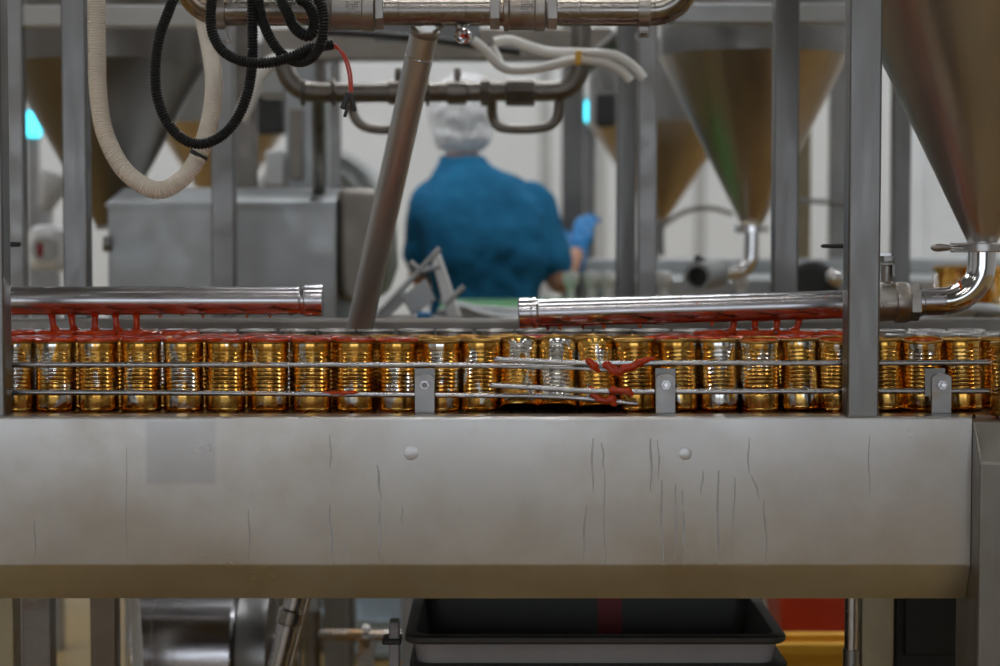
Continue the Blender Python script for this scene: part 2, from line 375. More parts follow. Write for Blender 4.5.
# ------------------------------------------------------------------ the filling conveyor
BELT = 0.95; CY = 0.12       # belt height, can height
FY = -0.145                  # front face of the side panel
zb0 = W(0, 566, 3.255).z
x_end = W(971, 500, 3.255).x
conv = thing('conveyor', 'stainless steel filling conveyor with a deep brushed side panel carrying rows of cans', 'conveyor', (0, 0.3, 0))
def conveyor():
    zt = BELT+0.0022
    c = 0.004
    prof = [(-0.088, zt), (FY+c, zt), (FY+c*0.3, zt-c*0.3), (FY, zt-c), (FY, zb0+c), (FY+c*0.25, zb0-c*0.3), (FY+0.032, W(0, 598, 3.29).z), (FY+0.040, W(0, 598, 3.29).z), (FY+0.045, zb0-0.01), (-0.088, zb0-0.01)]
    MB().prism(prof, 'x', -1.25, x_end).build('side_panel', M['panel'], conv, smooth=20)
    # belt of flat plates
    b = MB(); x = -1.25
    while x < 1.3:
        b.box((x, -0.084, BELT-0.012), (x+0.036, 0.62, BELT)); x += 0.0385
    b.build('belt', M['belt'], conv, bevel=0.002)
    MB().box((-1.25, -0.084, BELT-0.06), (1.3, 0.62, BELT-0.016)).build('belt_bed', M['dark_steel'], conv)
    MB().prism([(0.70, 0.80), (0.70, W(0, 319, 4.1).z-0.006), (0.706, W(0, 319, 4.1).z), (0.745, W(0, 319, 4.1).z), (0.745, 0.80)], 'x', -1.3, 1.35).build('rear_panel', M['post_dull'], conv)
    MB().box((-1.25, 0.62, BELT-0.03), (1.3, 0.70, BELT-0.012)).build('deck', M['steel_bg'], conv)
    w = 0.0525
    # four uprights
    for (px, D) in ((848, 3.258), (-28.5, 3.258)):
        x = W(px, 300, D).x
        MB().box((x, FY+0.003, BELT-0.002), (x+w, FY+0.003+w, 2.32)).build('post', M['post'], conv, bevel=0.0035, bseg=3)
        wd_ = MB().tube([(x-0.001, FY+0.003, BELT+0.001), (x+w+0.001, FY+0.003, BELT+0.001), (x+w+0.001, FY+0.05, BELT+0.001)], 0.0028, 8)
        wd_.build('weld_bead', M['steel_bg'], conv)
    for px in (773.5, 63.5):
        x = W(px, 300, 4.15).x
        MB().box((x, 0.75, 0.80), (x+0.051, 0.801, 2.32)).build('post', M['post'], conv, bevel=0.0035, bseg=3)
    xl = W(-23.5, 300, 3.258).x; xr = W(848, 300, 3.258).x+w
    for (y0, y1) in ((FY+0.003, FY+0.003+w), (0.75, 0.801)):
        MB().box((xl-0.1, y0, 2.32), (xr+0.6, y1, 2.37)).build('top_rail', M['post'], conv, bevel=0.003)
    for x in (xl, xr-w):
        MB().box((x, FY+0.003+w, 2.32), (x+w, 0.75, 2.37)).build('cross_rail', M['post'], conv, bevel=0.003)
    # end column with a sloping top
    x0 = x_end+0.001; D1 = 3.20; y1 = CAM_Y+D1
    zs = W(985, 463, D1).z
    MB().prism([(-0.04, 0), (-0.04, BELT-0.006), (FY+0.002, BELT-0.006), (y1, zs), (y1, 0)], 'x', x0, x0+0.16).build('end_column', M['post_dull'], conv, bevel=0.003)
    # legs under the panel, shade there put into the darker steels
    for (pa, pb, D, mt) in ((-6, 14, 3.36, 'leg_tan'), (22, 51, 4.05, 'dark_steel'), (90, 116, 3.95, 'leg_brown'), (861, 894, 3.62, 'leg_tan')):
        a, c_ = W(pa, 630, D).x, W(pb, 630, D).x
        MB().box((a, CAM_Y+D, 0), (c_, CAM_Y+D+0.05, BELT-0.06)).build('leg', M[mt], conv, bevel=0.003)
    # plug welds in the panel
    for (px, py, r) in ((411, 453, 0.012), (685.5, 454, 0.010)):
        p = W(px, py, 3.255)
        MB().lathe([(0.0005, -0.0007), (r*0.85, -0.0007), (r, -0.0003), (r*1.05, 0.001)], (p.x, FY, p.z), (0, 1, 0), 18, True, False).build('plug_weld', M['panel'], conv)
    # dried drips down the panel
    d = MB()
    for (x0_, ya, yb, w0, dx) in ((330.5, 434, 468, 2, 0), (330.5, 505, 566, 2.2, 1), (377, 465, 498, 2.5, 4), (380.5, 498, 562, 2.4, -2), (249, 510, 561, 1.6, 0), (347, 540, 560, 2, 0), (402, 505, 525, 1.5, 0), (592.5, 438, 492, 2.4, 0),
            (602, 443, 470, 2, 2), (604, 470, 565, 1.6, 1), (586, 505, 560, 2.2, -3), (651, 438, 492, 2.6, 0), (658, 440, 480, 1.6, 1), (661, 480, 566, 2.2, 2), (703, 470, 495, 1.7, -2), (718, 470, 565, 2.4, 0), (748.5, 438, 474, 1.8, 0), (752, 475, 500, 1.8, 8), (764, 500, 566, 1.8, 3), (735, 477, 560, 1.6, -4), (676, 484, 560, 2.2, -1), (683, 490, 566, 2.4, 0), (35, 520, 562, 1.3, 0), (126, 445, 560, 1.0, 1), (869, 435, 495, 1.3, 0)):
        n = 9; L = []; Rr = []
        for k in range(n+1):
            t = k/n; q = W(x0_+dx*t+0.7*sin(t*7+x0_), ya+(yb-ya)*t, 3.255); hw = PX(w0/2, 3.255)*(0.25+0.75*sin(pi*min(1, 0.12+t*0.85)))
            L.append((q.x-hw, FY-0.0004, q.z)); Rr.append((q.x+hw, FY-0.0004, q.z))
        vs = L+Rr; d.add(vs, [(i, i+1, n+2+i, n+1+i) for i in range(n)])
    o = d.build('dried_drip_stains', M['dirt'], conv); o['kind'] = 'stuff'
conveyor()

# ------------------------------------------------------------------ guide rails in front of the cans
RY_L, RY_R = -0.057, -0.067
def DR(y): return y-CAM_Y
def rail(label, rods, y, brackets):
    t = thing('guide_rail', label, 'guide rail', (W(brackets[0][0], 400, DR(y)).x, y, BELT))
    for pts in rods:
        P = [W(a, b, DR(y)+dd) for (a, b, dd) in pts]
        path = spline(P, 0.006)
        MB().tube(path, [0.0030]+[0.0047]*(len(path)-2)+[0.0030], 12).build('rod', M['rod'], t)
    for (px, dark) in brackets:
        D = DR(y)
        c = W(px, 384, D)
        hw = PX(10, D)
        top = W(px, 373.5, D-0.014).z; z0 = BELT-0.004
        arc = [(c.x+hw*cos(a*pi/12)*1.0, top-hw*0.55+hw*0.55*sin(a*pi/12)) for a in range(0, 13)]
        br = MB().prism([(c.x+hw, z0)]+arc+[(c.x-hw, z0)], 'y', y-0.0135, y-0.0085).build('bracket', M['bracket'], t, bevel=0.0008)
        z1, z2 = W(px, 368, D).z, W(px, 396, D).z
        sh = dark*hw
        MB().box((c.x-hw*1.02+sh, y-0.0075, z2), (c.x+hw*1.02+sh, y-0.0052, z1)).build('clamp_plate', M['post'], t, bevel=0.0006)
        nb = c.copy(); nb.y = y-0.0135
        m_ = MB(); m_.lathe([(0.0108, 0), (0.0108, 0.0012)], nb, (0, -1, 0), 24, True, True); m_.build('washer', M['bracket'], br)
        m_ = MB(); hexnut(m_, nb+Vector((0, -0.0012, 0)), nb+Vector((0, -0.0075, 0)), 0.0088); m_.build('nut', M['pipe'], br, smooth=20)
        m_ = MB(); m_.lathe([(0.0046, 0), (0.0046, 0.0055), (0.0036, 0.0068)], nb+Vector((0, -0.0075, 0)), (0, -1, 0), 14, True, True); m_.build('bolt', M['chrome'], br)
    return t
rail('pair of steel guide rods held by one bolted bracket, running from the edge post', [
    [(-12, 364.5, 0), (200, 364.8, 0), (440, 365, 0), (530, 366.5, 0), (590, 368.5, -0.002), (628, 370.5, -0.004)],
    [(-12, 392, 0), (200, 393, 0), (440, 395.2, 0), (540, 396.2, 0), (590, 399, -0.002), (638, 404, -0.004)]], RY_L, [(425, 0)])
rail('pair of steel guide rods held by two bolted brackets, running behind the wide post', [
    [(494, 359.2, -0.004), (540, 361.5, -0.002), (590, 363.4, 0), (700, 363, 0), (850, 363, 0), (994, 362.5, 0)],
    [(489, 385, -0.004), (540, 388, -0.002), (600, 391.3, 0), (700, 391.5, 0), (850, 391, 0), (993, 391, 0)]], RY_R, [(665, 0), (940, -0.6)])

# ------------------------------------------------------------------ cans
CR = 0.0333
def can_profile():
    r = CR; h = CY
    p = [(r*0.93, 0.0015), (r*0.985, 0.0), (r*1.01, 0.0012), (r*1.012, 0.0032), (r*0.985, 0.0045), (r*0.985, 0.0065), (r, 0.0085), (r, 0.0255)]
    z = 0.0285
    nrib = 11; pitch = 0.0069
    for k in range(nrib):
        z0 = z+k*pitch
        if k in (7,): pass
        p += [(r, z0), (r-0.0005, z0+pitch*0.16), (r-0.0014, z0+pitch*0.36), (r-0.0017, z0+pitch*0.5), (r-0.0014, z0+pitch*0.64), (r-0.0005, z0+pitch*0.84)]
    p += [(r, z+nrib*pitch), (r, h-0.006), (r*0.992, h-0.0045)]
    inner = [(r*0.985, h-0.003), (r*0.97, h-0.006), (r*0.97, h-0.045), (r*0.5, h-0.046)]
    return p+[(r*0.99, h-0.003)]+inner
def rim_profile():
    r = CR; h = CY; q = []
    for k in range(13):
        a = 2*pi*k/12
        q.append((r*1.012+0.0013*cos(a), h-0.0026+0.0026*sin(a)))
    return q
def can_meshes(n=36):
    b = MB().lathe(can_profile(), n=n, capa=True, capb=True)
    rm = MB().lathe(rim_profile(), n=n)
    return b, rm
def lumpy(mb, amp, f, zmin):
    v = []
    for p in mb.v:
        q = Vector(p)
        d = noise.noise(q*f+Vector((3.1, 7.7, 1.3)))*amp
        v.append((q.x*(1+d*6), q.y*(1+d*6), q.z+(d if q.z > zmin else 0)))
    mb.v = v; return mb
h = CY
SAUCE = {
 'level': MB().lathe([(CR*0.965, h-0.010), (CR*0.965, h-0.0035), (CR*0.9, h-0.0045), (CR*0.55, h-0.004), (0.0005, h-0.0035)], n=28, capa=True, capb=True),
 'over': lumpy(MB().lathe([(CR*0.9, h-0.012), (CR*0.96, h-0.004), (CR*1.0, h-0.001), (CR*1.055, h-0.0022), (CR*1.062, h-0.0005), (CR*1.04, h+0.0022), (CR*0.9, h+0.0036), (CR*0.5, h+0.0040), (0.0005, h+0.0042)], n=36, capa=True, capb=True), 0.0022, 60, h-0.003),
 'mound': lumpy(MB().lathe([(CR*0.9, h-0.012), (CR*1.06, h-0.010), (CR*1.10, h-0.004), (CR*1.11, h+0.003), (CR*1.07, h+0.0075), (CR*0.9, h+0.0095), (CR*0.35, h+0.0105), (0.0005, h+0.011)], n=36, capa=True, capb=True), 0.003, 55, h-0.012),
}
bmB, bmR = can_meshes()
_proto = {}
for k in ('gold_can', 'mixed_can', 'silver_can'):
    b = bmB.build('body', M[k]); r_ = bmR.build('rim', M[k] if k == 'silver_can' else M['gold_rim'])
    _proto[k] = (b, r_)
_sauce = {k: m.build('sauce', M['sauce'], smooth=60) for k, m in SAUCE.items()}
_used = set()
def take(src, parent):
    """first use hands over the source itself, afterwards a copy that shares its mesh"""
    if src.name in _used: o = src.copy(); COL.objects.link(o)
    else: o = src; _used.add(src.name)
    o.parent = parent; o.location = (0, 0, 0); return o
def can(loc, label, kind, sauce=None, rot=(0, 0, 0), group=None, h_off=0.0):
    t = thing('tin_can', label, 'can', loc, group)
    Rm = Matrix.Rotation(rot[1], 3, 'Y') @ Matrix.Rotation(rot[0], 3, 'X') @ Matrix.Rotation(rot[2], 3, 'Z')
    # rest on the lowest point of the foot
    low = min((Rm @ Vector((CR*1.01*cos(a*pi/12), CR*1.01*sin(a*pi/12), 0.001))).z for a in range(24))
    t.location = Vector(loc)+Vector((0, 0, -low+0.0012))
    t.rotation_euler = Rm.to_euler()
    take(_proto[kind][0], t); take(_proto[kind][1], t)
    if sauce: take(_sauce[sauce], t)
    return t
ORD = 'first second third fourth fifth sixth seventh eighth ninth tenth eleventh twelfth thirteenth fourteenth fifteenth sixteenth seventeenth eighteenth nineteenth twentieth twenty-first twenty-second twenty-third twenty-fourth twenty-fifth twenty-sixth twenty-seventh twenty-eighth twenty-ninth thirtieth'.split()
G1, G2, G3, G4 = 'gold cans in the front row', 'gold cans in the second row', 'sauce-filled cans in the third row', 'silver cans in the rear lane'
front = [
 # px, kind, sauce, tilt(x toward camera +, deg), lean deg, label
 (15, 'mixed_can', 'over', 0, 0, 'gold ribbed can half hidden by the edge post, sauce over its rim'),
 (55.5, 'mixed_can', 'over', 0.3, 0, 'sauce-topped gold front-row can, second along from the edge post'),
 (98.5, 'gold_can', 'over', 0, -0.5, 'sauce-topped gold front-row can, third along from the edge post'),
 (141, 'gold_can', 'over', 0, 0.4, 'sauce-topped gold front-row can, fourth along from the edge post'),
 (184, 'mixed_can', 'over', 0, 0, 'silver-streaked front-row can with pale fish flakes on its sauce'),
 (226, 'gold_can', 'over', 0.2, 0.3, 'gold front-row can standing right after the can with fish flakes'),
 (269.5, 'gold_can', 'over', 0, 0, 'gold front-row can below the end cap of the shorter sauce pipe'),
 (312, 'gold_can', 'over', 0, -0.3, 'gold front-row can third before the rail bracket beside the slanting strut'),
 (355, 'gold_can', 'over', 0, 0.4, 'gold front-row can standing in front of the slanting strut foot'),
 (398, 'mixed_can', 'over', 0.3, 0, 'silver-streaked front-row can just before the single rail bracket'),
 (441, 'mixed_can', None, 0, 0, 'gold front-row can partly behind the single rail bracket'),
 (480, 'gold_can', None, -1.5, 0.5, 'gold front-row can where the second pair of guide rods begins'),
 (519, 'mixed_can', None, -20, 0, 'tilted back front-row can under the capped end of the longer pipe'),
 (557, 'mixed_can', None, -20, 0.5, 'middle one of the three front-row cans tilted backwards'),
 (597, 'gold_can', None, -18, -1, 'tilted back gold can behind the large red sauce splashes'),
 (636.5, 'gold_can', None, -1, -2, 'upright gold can between the sauce splashes and a rail bracket'),
 (679, 'gold_can', None, -2, -1.5, 'gold front-row can partly behind the middle rail bracket'),
 (720, 'mixed_can', None, -2, -1.5, 'gold front-row can just past the middle rail bracket, silver streak near top'),
 (760, 'mixed_can', 'level', 5, -1.5, 'gold can with open rim showing, below the pouring sauce streams'),
 (801, 'mixed_can', None, -3, -2, 'silver-streaked front-row can two places before the wide post'),
 (838, 'gold_can', 'level', 6, -1, 'gold can with open rim partly hidden by the wide post'),
 (886, 'gold_can', None, -2, -3, 'gold leaning can emerging just past the wide post'),
 (922, 'gold_can', 'level', 6, -1.5, 'gold open can below the pipe elbow, partly behind a rail bracket'),
 (963, 'gold_can', None, -3, -2, 'gold leaning can just past the last rail bracket'),
]
for (px, k, s, tx, ln, lab) in front:
    x = W(px, 375, 3.40).x
    can((x, -0.016 if tx < -9 else 0, BELT-(0.007 if tx < -9 else 0)), lab, k, s, (R(tx), R(ln), random.uniform(0, 6.28)), G1)
can((W(1011, 375, 3.32).x, -0.085+0.005, BELT), 'gold ribbed can cut by the picture edge past the ends of the guide rods', 'gold_can', None, (0, 0, 1.0), G1)
pitch = 0.0726
def in_any(px, spans): return any(a <= px <= b for a, b in spans)
n = 0; x = W(36, 340, 3.463).x
while True:
    px = 500+x/3.463*F
    if px > 1010: break
    s = 'over' if in_any(px, [(0, 330), (515, 560), (655, 870)]) else ('level' if px < 860 else None)
    jit = random.uniform(-0.0012, 0.0012)
    can((x+jit, 0.0625+(0.022 if 495 < px < 625 else 0), BELT), 'second-row can just behind the front row, %s from the edge post' % ORD[n], 'gold_can', s, (0, 0, random.uniform(0, 6)), G2)
    n += 1; x += pitch
n = 0; x = W(15, 336, 3.526).x
while True:
    px = 500+x/3.526*F
    if px > 875: break
    s = 'mound' if in_any(px, [(0, 185), (690, 860)]) else ('over' if in_any(px, [(185, 300), (640, 690)]) else 'level')
    can((x+random.uniform(-0.001, 0.001), 0.126+(0.022 if 490 < px < 630 else 0), BELT), 'third-row can below the sauce pipes, %s from the edge post' % ORD[n], 'gold_can', s, (0, 0, random.uniform(0, 6)), G3)
    n += 1; x += pitch
n = 0; x = W(22, 330, 3.74).x
while x < W(1005, 330, 3.74).x:
    can((x+random.uniform(-0.002, 0.002), 0.345+random.uniform(-0.004, 0.004), BELT), 'open silver can in the rear lane, %s from the edge post' % ORD[n], 'silver_can', None, (0, 0, random.uniform(0, 6)), G4)
    n += 1; x += pitch*1.015
n = 0
for (px, D) in ((905, 3.58), (941, 3.60), (978, 3.585), (1012, 3.60), (925, 3.66), (962, 3.665), (1000, 3.66)):
    can((W(px, 340, D).x, D+CAM_Y, BELT), 'silver can below the pipe elbow, %s' % ['first from the wide post in the nearer row', 'second from the wide post in the nearer row', 'third from the wide post in the nearer row', 'end of the nearer row', 'first of the farther row', 'second of the farther row', 'third of the farther row'][n], 'silver_can', None, (0, 0, n), 'silver cans below the pipe elbow')
    n += 1
# fish flakes on the sauce of one can
for i, (px, py, D, rr) in enumerate(((169, 338, 3.385, 0.0045), (187, 339.5, 3.39, 0.0042))):
    p = W(px, py, D)
    m_ = MB().ball(p, (rr*1.2, rr, rr), 8); m_ = lumpy(m_, 0.004, 300, 0)
    m_ = MB().add([Vector(p)+Vector(((random.random()-.5)*0.004, (random.random()-.5)*0.004, (random.random()-.5)*0.002))+(Vector(v)-Vector(p)) for v in MB().ball(p, (rr*1.3, rr, rr*0.9), 8).v], MB().ball(p, 1, 8).f)
    tag(m_.build('fish_flake', M['fish'], smooth=10), ['pale fish flake on sauce, on the can edge nearer the edge post', 'tan fish flake on sauce, beside the paler flake'][i], 'fish flake', 'fish flakes on the sauce')

# ------------------------------------------------------------------ sauce pipes above the cans
PD = 3.53; PYW = PD+CAM_Y
def film_under(a, b, r, spread, name, parent, mat='film', thick=0.0015, seed=0.0, amp=0.003):
    """sauce clinging to the underside of a pipe from a to b"""
    m = MB(); nx, na = 90, 14; vs = []
    a = Vector(a); b = Vector(b)
    for i in range(nx+1):
        p = a.lerp(b, i/nx)
        sp = spread*(0.9+0.14*noise.noise(Vector((i*0.07, seed, 0.5))))
        hang = max(0, noise.noise(Vector((i*0.16, seed+4, 0.2))))*amp
        for k in range(na+1):
            an = -pi/2-sp+2*sp*k/na
            e = 1-abs(2*k/na-1)
            rr = r-0.0006+thick*min(1, e*3)+hang*max(0, e-0.6)**1.5*3
            vs.append((p.x, p.y+rr*cos(an), p.z+rr*sin(an)))
    fs = [(i*(na+1)+k, i*(na+1)+k+1, (i+1)*(na+1)+k+1, (i+1)*(na+1)+k) for i in range(nx) for k in range(na)]
    return m.add(vs, fs).build(name, M[mat], parent, smooth=80)
def streams(pxs, pipe_z_at, r, group, words):
    out = []
    for i, (px, dx) in enumerate(pxs):
        p = W(px, 318, PD); zt = pipe_z_at(p.x)-r-0.001; zb = BELT+CY+0.008
        n = 14; pts = []; rs = []
        q = W(px+dx, 318, PD)
        for k in range(n+1):
            t = k/n
            pts.append(Vector((p.x+(q.x-p.x)*t*t, PYW+random.uniform(-.0003, .0003), zt+0.004+(zb-zt-0.004)*t)))
            rs.append(0.0058+0.0044*max(0, 1-t*4)**1.5+0.0062*max(0, t*3.2-2.2)**1.6)
        tag(MB().tube(pts, rs, 14).build('sauce_stream', M['sauce'], smooth=80), words % ORD[i], 'sauce stream', group)
# --- shorter pipe
zc = W(160, 300.3, PD).z; rL = 0.0246
sp1 = thing('sauce_pipe', 'shorter polished sauce pipe ending in a cap beside the slanting strut', 'pipe', (W(160, 300, PD).x, PYW, zc))
xa, xb = W(-60, 300, PD).x, W(302, 300, PD).x
MB().lathe([(rL, 0), (rL, xb-xa)], (xa, PYW, zc), (1, 0, 0), 40, True, True).build('tube', M['pipe'], sp1)
for px in (28.5, 31):
    x = W(px, 300, PD).x; MB().lathe([(rL-0.0005, -0.0012), (rL+0.0007, -0.0006), (rL+0.0007, 0.0006), (rL-0.0005, 0.0012)], (x, PYW, zc), (1, 0, 0), 40).build('weld_seam', M['pipe'], sp1)
x0 = W(300, 300, PD).x; x1 = W(323.5, 300, PD).x; L = x1-x0
MB().lathe([(rL, -0.001), (rL+0.0012, 0.001), (rL+0.0012, L*0.18), (rL+0.0034, L*0.24), (rL+0.0036, L*0.86), (rL+0.0030, L*0.97), (rL-0.002, L), (0.003, L)], (x0, PYW, zc), (1, 0, 0), 40, False, True).build('end_cap', M['pipe'], sp1)
film_under((W(8, 300, PD).x, PYW, zc), (W(158, 300, PD).x, PYW, zc), rL, 0.42, 'sauce_film', sp1, 'film', 0.0016, 1.0, 0.002)
film_under((W(158, 300, PD).x, PYW, zc), (W(298, 300, PD).x, PYW, zc), rL, 0.45, 'oil_film', sp1, 'film', 0.0008, 2.0, 0.001)
for i, px in enumerate((160, 182, 203, 225, 247, 270, 291)):
    x = W(px, 300, PD).x
    MB().lathe([(0.0044, -0.004), (0.0044, 0.0015), (0.0030, 0.0026)], (x, PYW, zc-rL), (0, 0, -1), 14, True, True).build('outlet', M['dark_steel'], sp1)
    if i in (2, 5, 0, 4):
        MB().lathe([(0.002, 0), (0.0026, 0.002), (0.0018, 0.004), (0.0004, 0.0062)], (x, PYW-0.002, zc-rL-0.001), (0, 0, -1), 10, True, True).build('drip', M['sauce_orange'], sp1)
xh = W(-40, 245, PD).x; zh = W(0, 244.5, PD).z
MB().cyl((xh, PYW, zc+rL-0.002), (xh, PYW, zh), 0.006, 14).build('valve_stem', M['cast'], sp1)
x2 = W(20.5, 245, PD).x
MB().box((xh-0.01, PYW-0.008, zh-0.004), (x2, PYW+0.008, zh+0.005)).build('valve_handle', M['black'], sp1, bevel=0.003)
streams([(52, 3), (71.5, 3), (95, 0), (115.5, 2), (136.5, 0)], lambda x: zc, rL, 'sauce streams from the shorter pipe', 'red sauce stream from the shorter pipe, %s along from the edge post')
# --- longer pipe with valve and elbow
rP = 0.0243
pa, pb = W(519, 313.2, PD), W(880, 303.0, PD)
slope = (pb.z-pa.z)/(pb.x-pa.x)
def zR(x): return pa.z+(x-pa.x)*slope
def PR(px): x = W(px, 305, PD).x; return Vector((x, PYW, zR(x)))
sp2 = thing('sauce_pipe', 'longer polished sauce pipe with cap, ball valve and elbow down from the hopper', 'pipe', tuple(PR(700)))
dirx = (pb-pa).normalized()
def ring(prof_px, p, mat, name, parent, n=40):
    """prof_px: (radius m, px along pipe)"""
    prof = [(r, PX(h_, PD)) for r, h_ in prof_px]
    return MB().lathe(prof, p, dirx, n, True, True).build(name, mat, parent)
MB().lathe([(rP, 0), (rP, (PR(884)-PR(537)).length)], PR(537), dirx, 40, True, True).build('tube', M['pipe'], sp2)
ring([(0.002, 0), (0.0235, 0.2), (0.0272, 1.2), (0.0274, 12), (0.0262, 12.6), (0.0262, 13.4), (0.0280, 14), (0.0280, 18), (0.0250, 20), (0.0243, 20.5)], PR(518), M['pipe'], 'end_cap', sp2)
for px in (831, 833.5):
    ring([(rP-0.0005, -0.7), (rP+0.0007, -0.3), (rP+0.0007, 0.3), (rP-0.0005, 0.7)], PR(px), M['pipe'], 'weld_seam', sp2)
film_under(PR(538), PR(846), rP, 0.66, 'sauce_film', sp2, 'film', 0.0016, 5.0, 0.0032)
for i, px in enumerate((548, 583, 604, 712, 560, 640)):
    p = PR(px)
    MB().lathe([(0.003, -0.002), (0.0034, 0.002), (0.0022, 0.005), (0.0005, 0.008)], p+Vector((0, -0.002, -rP-0.0005)), (0, 0, -1), 10, True, True).build('drip', M['sauce_orange'] if i > 1 else M['film'], sp2)
for k in range(9):
    p = PR(random.choice((560, 600, 640, 682, 700, 790, 822, 760))+random.uniform(-9, 9)); a = random.uniform(0.2, 1.0)
    c = p+Vector((0, -cos(a)*rP, sin(a)*rP)); MB().ball(c, (0.0012, 0.0008, 0.001), 8).build('sauce_speck', M['sauce_orange'], sp2)
streams([(734, -2), (755, 0), (777, -1), (799, -4)], zR, rP, 'sauce streams from the longer pipe', 'red sauce stream from the longer pipe, %s along from its capped end')
vb = MB().lathe([(PX(q, 3.53), PX(t, 3.53)) for q, t in ((12, 0), (17.5, 0.5), (18.6, 3), (18.6, 30), (20.2, 31), (20.6, 33), (20.6, 41), (19.5, 44), (17, 44.5))], PR(864), dirx, 40, True, True).build('valve_body', M['cast'], sp2)
p0 = PR(908.5); m_ = MB(); hexnut(m_, p0, PR(918.5), PX(19, PD)); m_.build('hex_union', M['cast'], sp2, smooth=20)
ring([(rP+0.0005, 0), (rP+0.0022, 0.6), (rP+0.0022, 4), (rP+0.0005, 5), (rP, 5.2), (rP, 26)], PR(918), M['pipe'], 'collar', sp2)
# cast mark on the valve: a little field of raised lumps
pc = PR(884); mk = MB()
for i in range(7):
    for j in range(4):
        if random.random() < 0.75:
            a = R(-4+j*4.2); rr = PX(18.6, 3.53)
            mk.ball((pc.x+PX(-6+i*2.1, PD), pc.y-cos(a)*rr, pc.z-0.0005-sin(a)*rr+0.001), (0.0016, 0.0008, 0.0014), 6)
mk.build('cast_mark', M['pipe_dirty'], vb)
ps = PR(886); zt = W(886, 256, PD).z
MB().lathe([(0.016, 0), (0.013, 0.006), (0.009, 0.008)], ps+Vector((0, 0, PX(17, PD))), (0, 0, 1), 20, True, True).build('valve_bonnet', M['cast'], vb)
MB().cyl(ps+Vector((0, 0, PX(18, PD))), (ps.x, ps.y, zt-0.002), 0.0095, 16).build('valve_stem', M['cast'], vb)
m_ = MB(); hexnut(m_, (ps.x, ps.y, zt-0.009), (ps.x, ps.y, zt), 0.0125); m_.build('stem_nut', M['bracket'], vb, smooth=20)
zn = W(886, 263, PD).z
m_ = MB(); m_.box((ps.x-0.012, PYW-0.012, zn-0.004), (ps.x+0.013, PYW+0.012, zn+0.0)); m_.box((ps.x+0.008, PYW-0.012, W(886, 277, PD).z), (ps.x+0.013, PYW+0.012, zn)); m_.build('stop_plate', M['bracket'], vb, bevel=0.001)
zh = W(850, 246, PD).z; xa_ = W(820.5, 246, PD).x
xq = W(864, 246, PD).x
MB().prism([(xa_+0.03, zh-0.0028), (xq, zh-0.0028), (ps.x-0.012, zt+0.001), (ps.x+0.006, zt+0.001), (ps.x+0.006, zt+0.005), (ps.x-0.009, zt+0.005), (xq+0.002, zh+0.0028), (xa_+0.03, zh+0.0028)], 'y', PYW-0.009, PYW+0.009).build('valve_lever', M['pipe'], sp2)
MB().prism([(xa_, zh), (xa_+0.004, zh-0.0036), (xa_+0.065, zh-0.0044), (xa_+0.065, zh+0.0044), (xa_+0.004, zh+0.0036)], 'y', PYW-0.011, PYW+0.011).build('lever_grip', M['black'], sp2, bevel=0.0025)
# elbow up to the hopper clamp
e0 = PR(943); ex = W(982, 260, PD).x; ez = W(982, 251, PD).z
Rb = ex-e0.x
arc = [e0]
cz = e0.z+Rb
for k in range(1, 17):
    a = -pi/2+pi/2*k/16
    arc.append(Vector((e0.x+Rb*cos(a), PYW, cz+Rb*sin(a))))
arc += [Vector((ex, PYW, max(ez, cz+0.004)))]
MB().tube(arc, rP, 36).build('elbow', M['chrome'], sp2)
ring([(rP-0.0005, -0.7), (rP+0.0008, -0.3), (rP+0.0008, 0.3), (rP-0.0005, 0.7)], PR(943), M['pipe'], 'weld_seam', sp2)
film_under(PR(921), PR(941), rP, 0.7, 'sauce_film', sp2, 'film', 0.0008, 7.0, 0.001)
p = Vector((e0.x+Rb*cos(R(-62)), PYW, cz+Rb*sin(R(-62))))
m_ = MB()
for k in range(9):
    t = k/8; a = R(-62+t*4); q = Vector((e0.x+(Rb-0.016+0.012*t*0)*cos(a), PYW-0.019, cz+(Rb-0.016)*sin(a)-t*0.016+0.012)); m_.ball(q, 0.0030-0.0012*t, 8)
remesh(m_.build('sauce_run', M['sauce_orange'], sp2), 0.0012, 4)

# ------------------------------------------------------------------ hopper above the elbow
def hopper(label, cx, yw, z_thr, r_thr, r_top, slope_, z_cyl, mat, rim=True, clamp=None, feet=None):
    t = thing('hopper', label, 'hopper', (cx, yw, z_thr))
    zc_ = z_thr+(r_top-r_thr)/slope_
    MB().lathe([(r_thr, -0.012), (r_thr, 0), (r_top, zc_-z_thr), (r_top+0.0015, zc_-z_thr+0.004), (r_top-0.002, zc_-z_thr+0.003), (r_thr-0.002, 0.002)], (cx, yw, z_thr), (0, 0, 1), 64).build('cone', M[mat], t, smooth=25)
    MB().lathe([(r_top, zc_-z_thr), (r_top, z_cyl-z_thr), (r_top+0.006, z_cyl-z_thr+0.002), (r_top+0.006, z_cyl-z_thr+0.012), (r_top-0.003, z_cyl-z_thr+0.012), (r_top-0.003, zc_-z_thr)], (cx, yw, z_thr), (0, 0, 1), 64).build('barrel', M[mat if clamp or mat == 'hopper_dark' else 'steel_bg'], t, smooth=25)
    return t
zthr = W(982, 241.5, PD).z
hp = hopper('big conical steel hopper clamped above the pipe elbow', ex, PYW, zthr, 0.0262, 0.315, 0.478, 2.28, 'hopper', clamp=True)
zf0, zf1 = W(982, 252, PD).z, W(982, 243, PD).z
cl = MB().lathe([(0.026, 0), (0.041, 0), (0.0425, 0.002), (0.0425, zf1-zf0-0.002), (0.041, zf1-zf0), (0.026, zf1-zf0)], (ex, PYW, zf0), (0, 0, 1), 40, True, True).build('clamp_ring', M['panel'], hp)
zm = (zf0+zf1)/2
g0 = W(931, 246.5, PD-0.03); g1 = W(950, 246.5, PD-0.03)
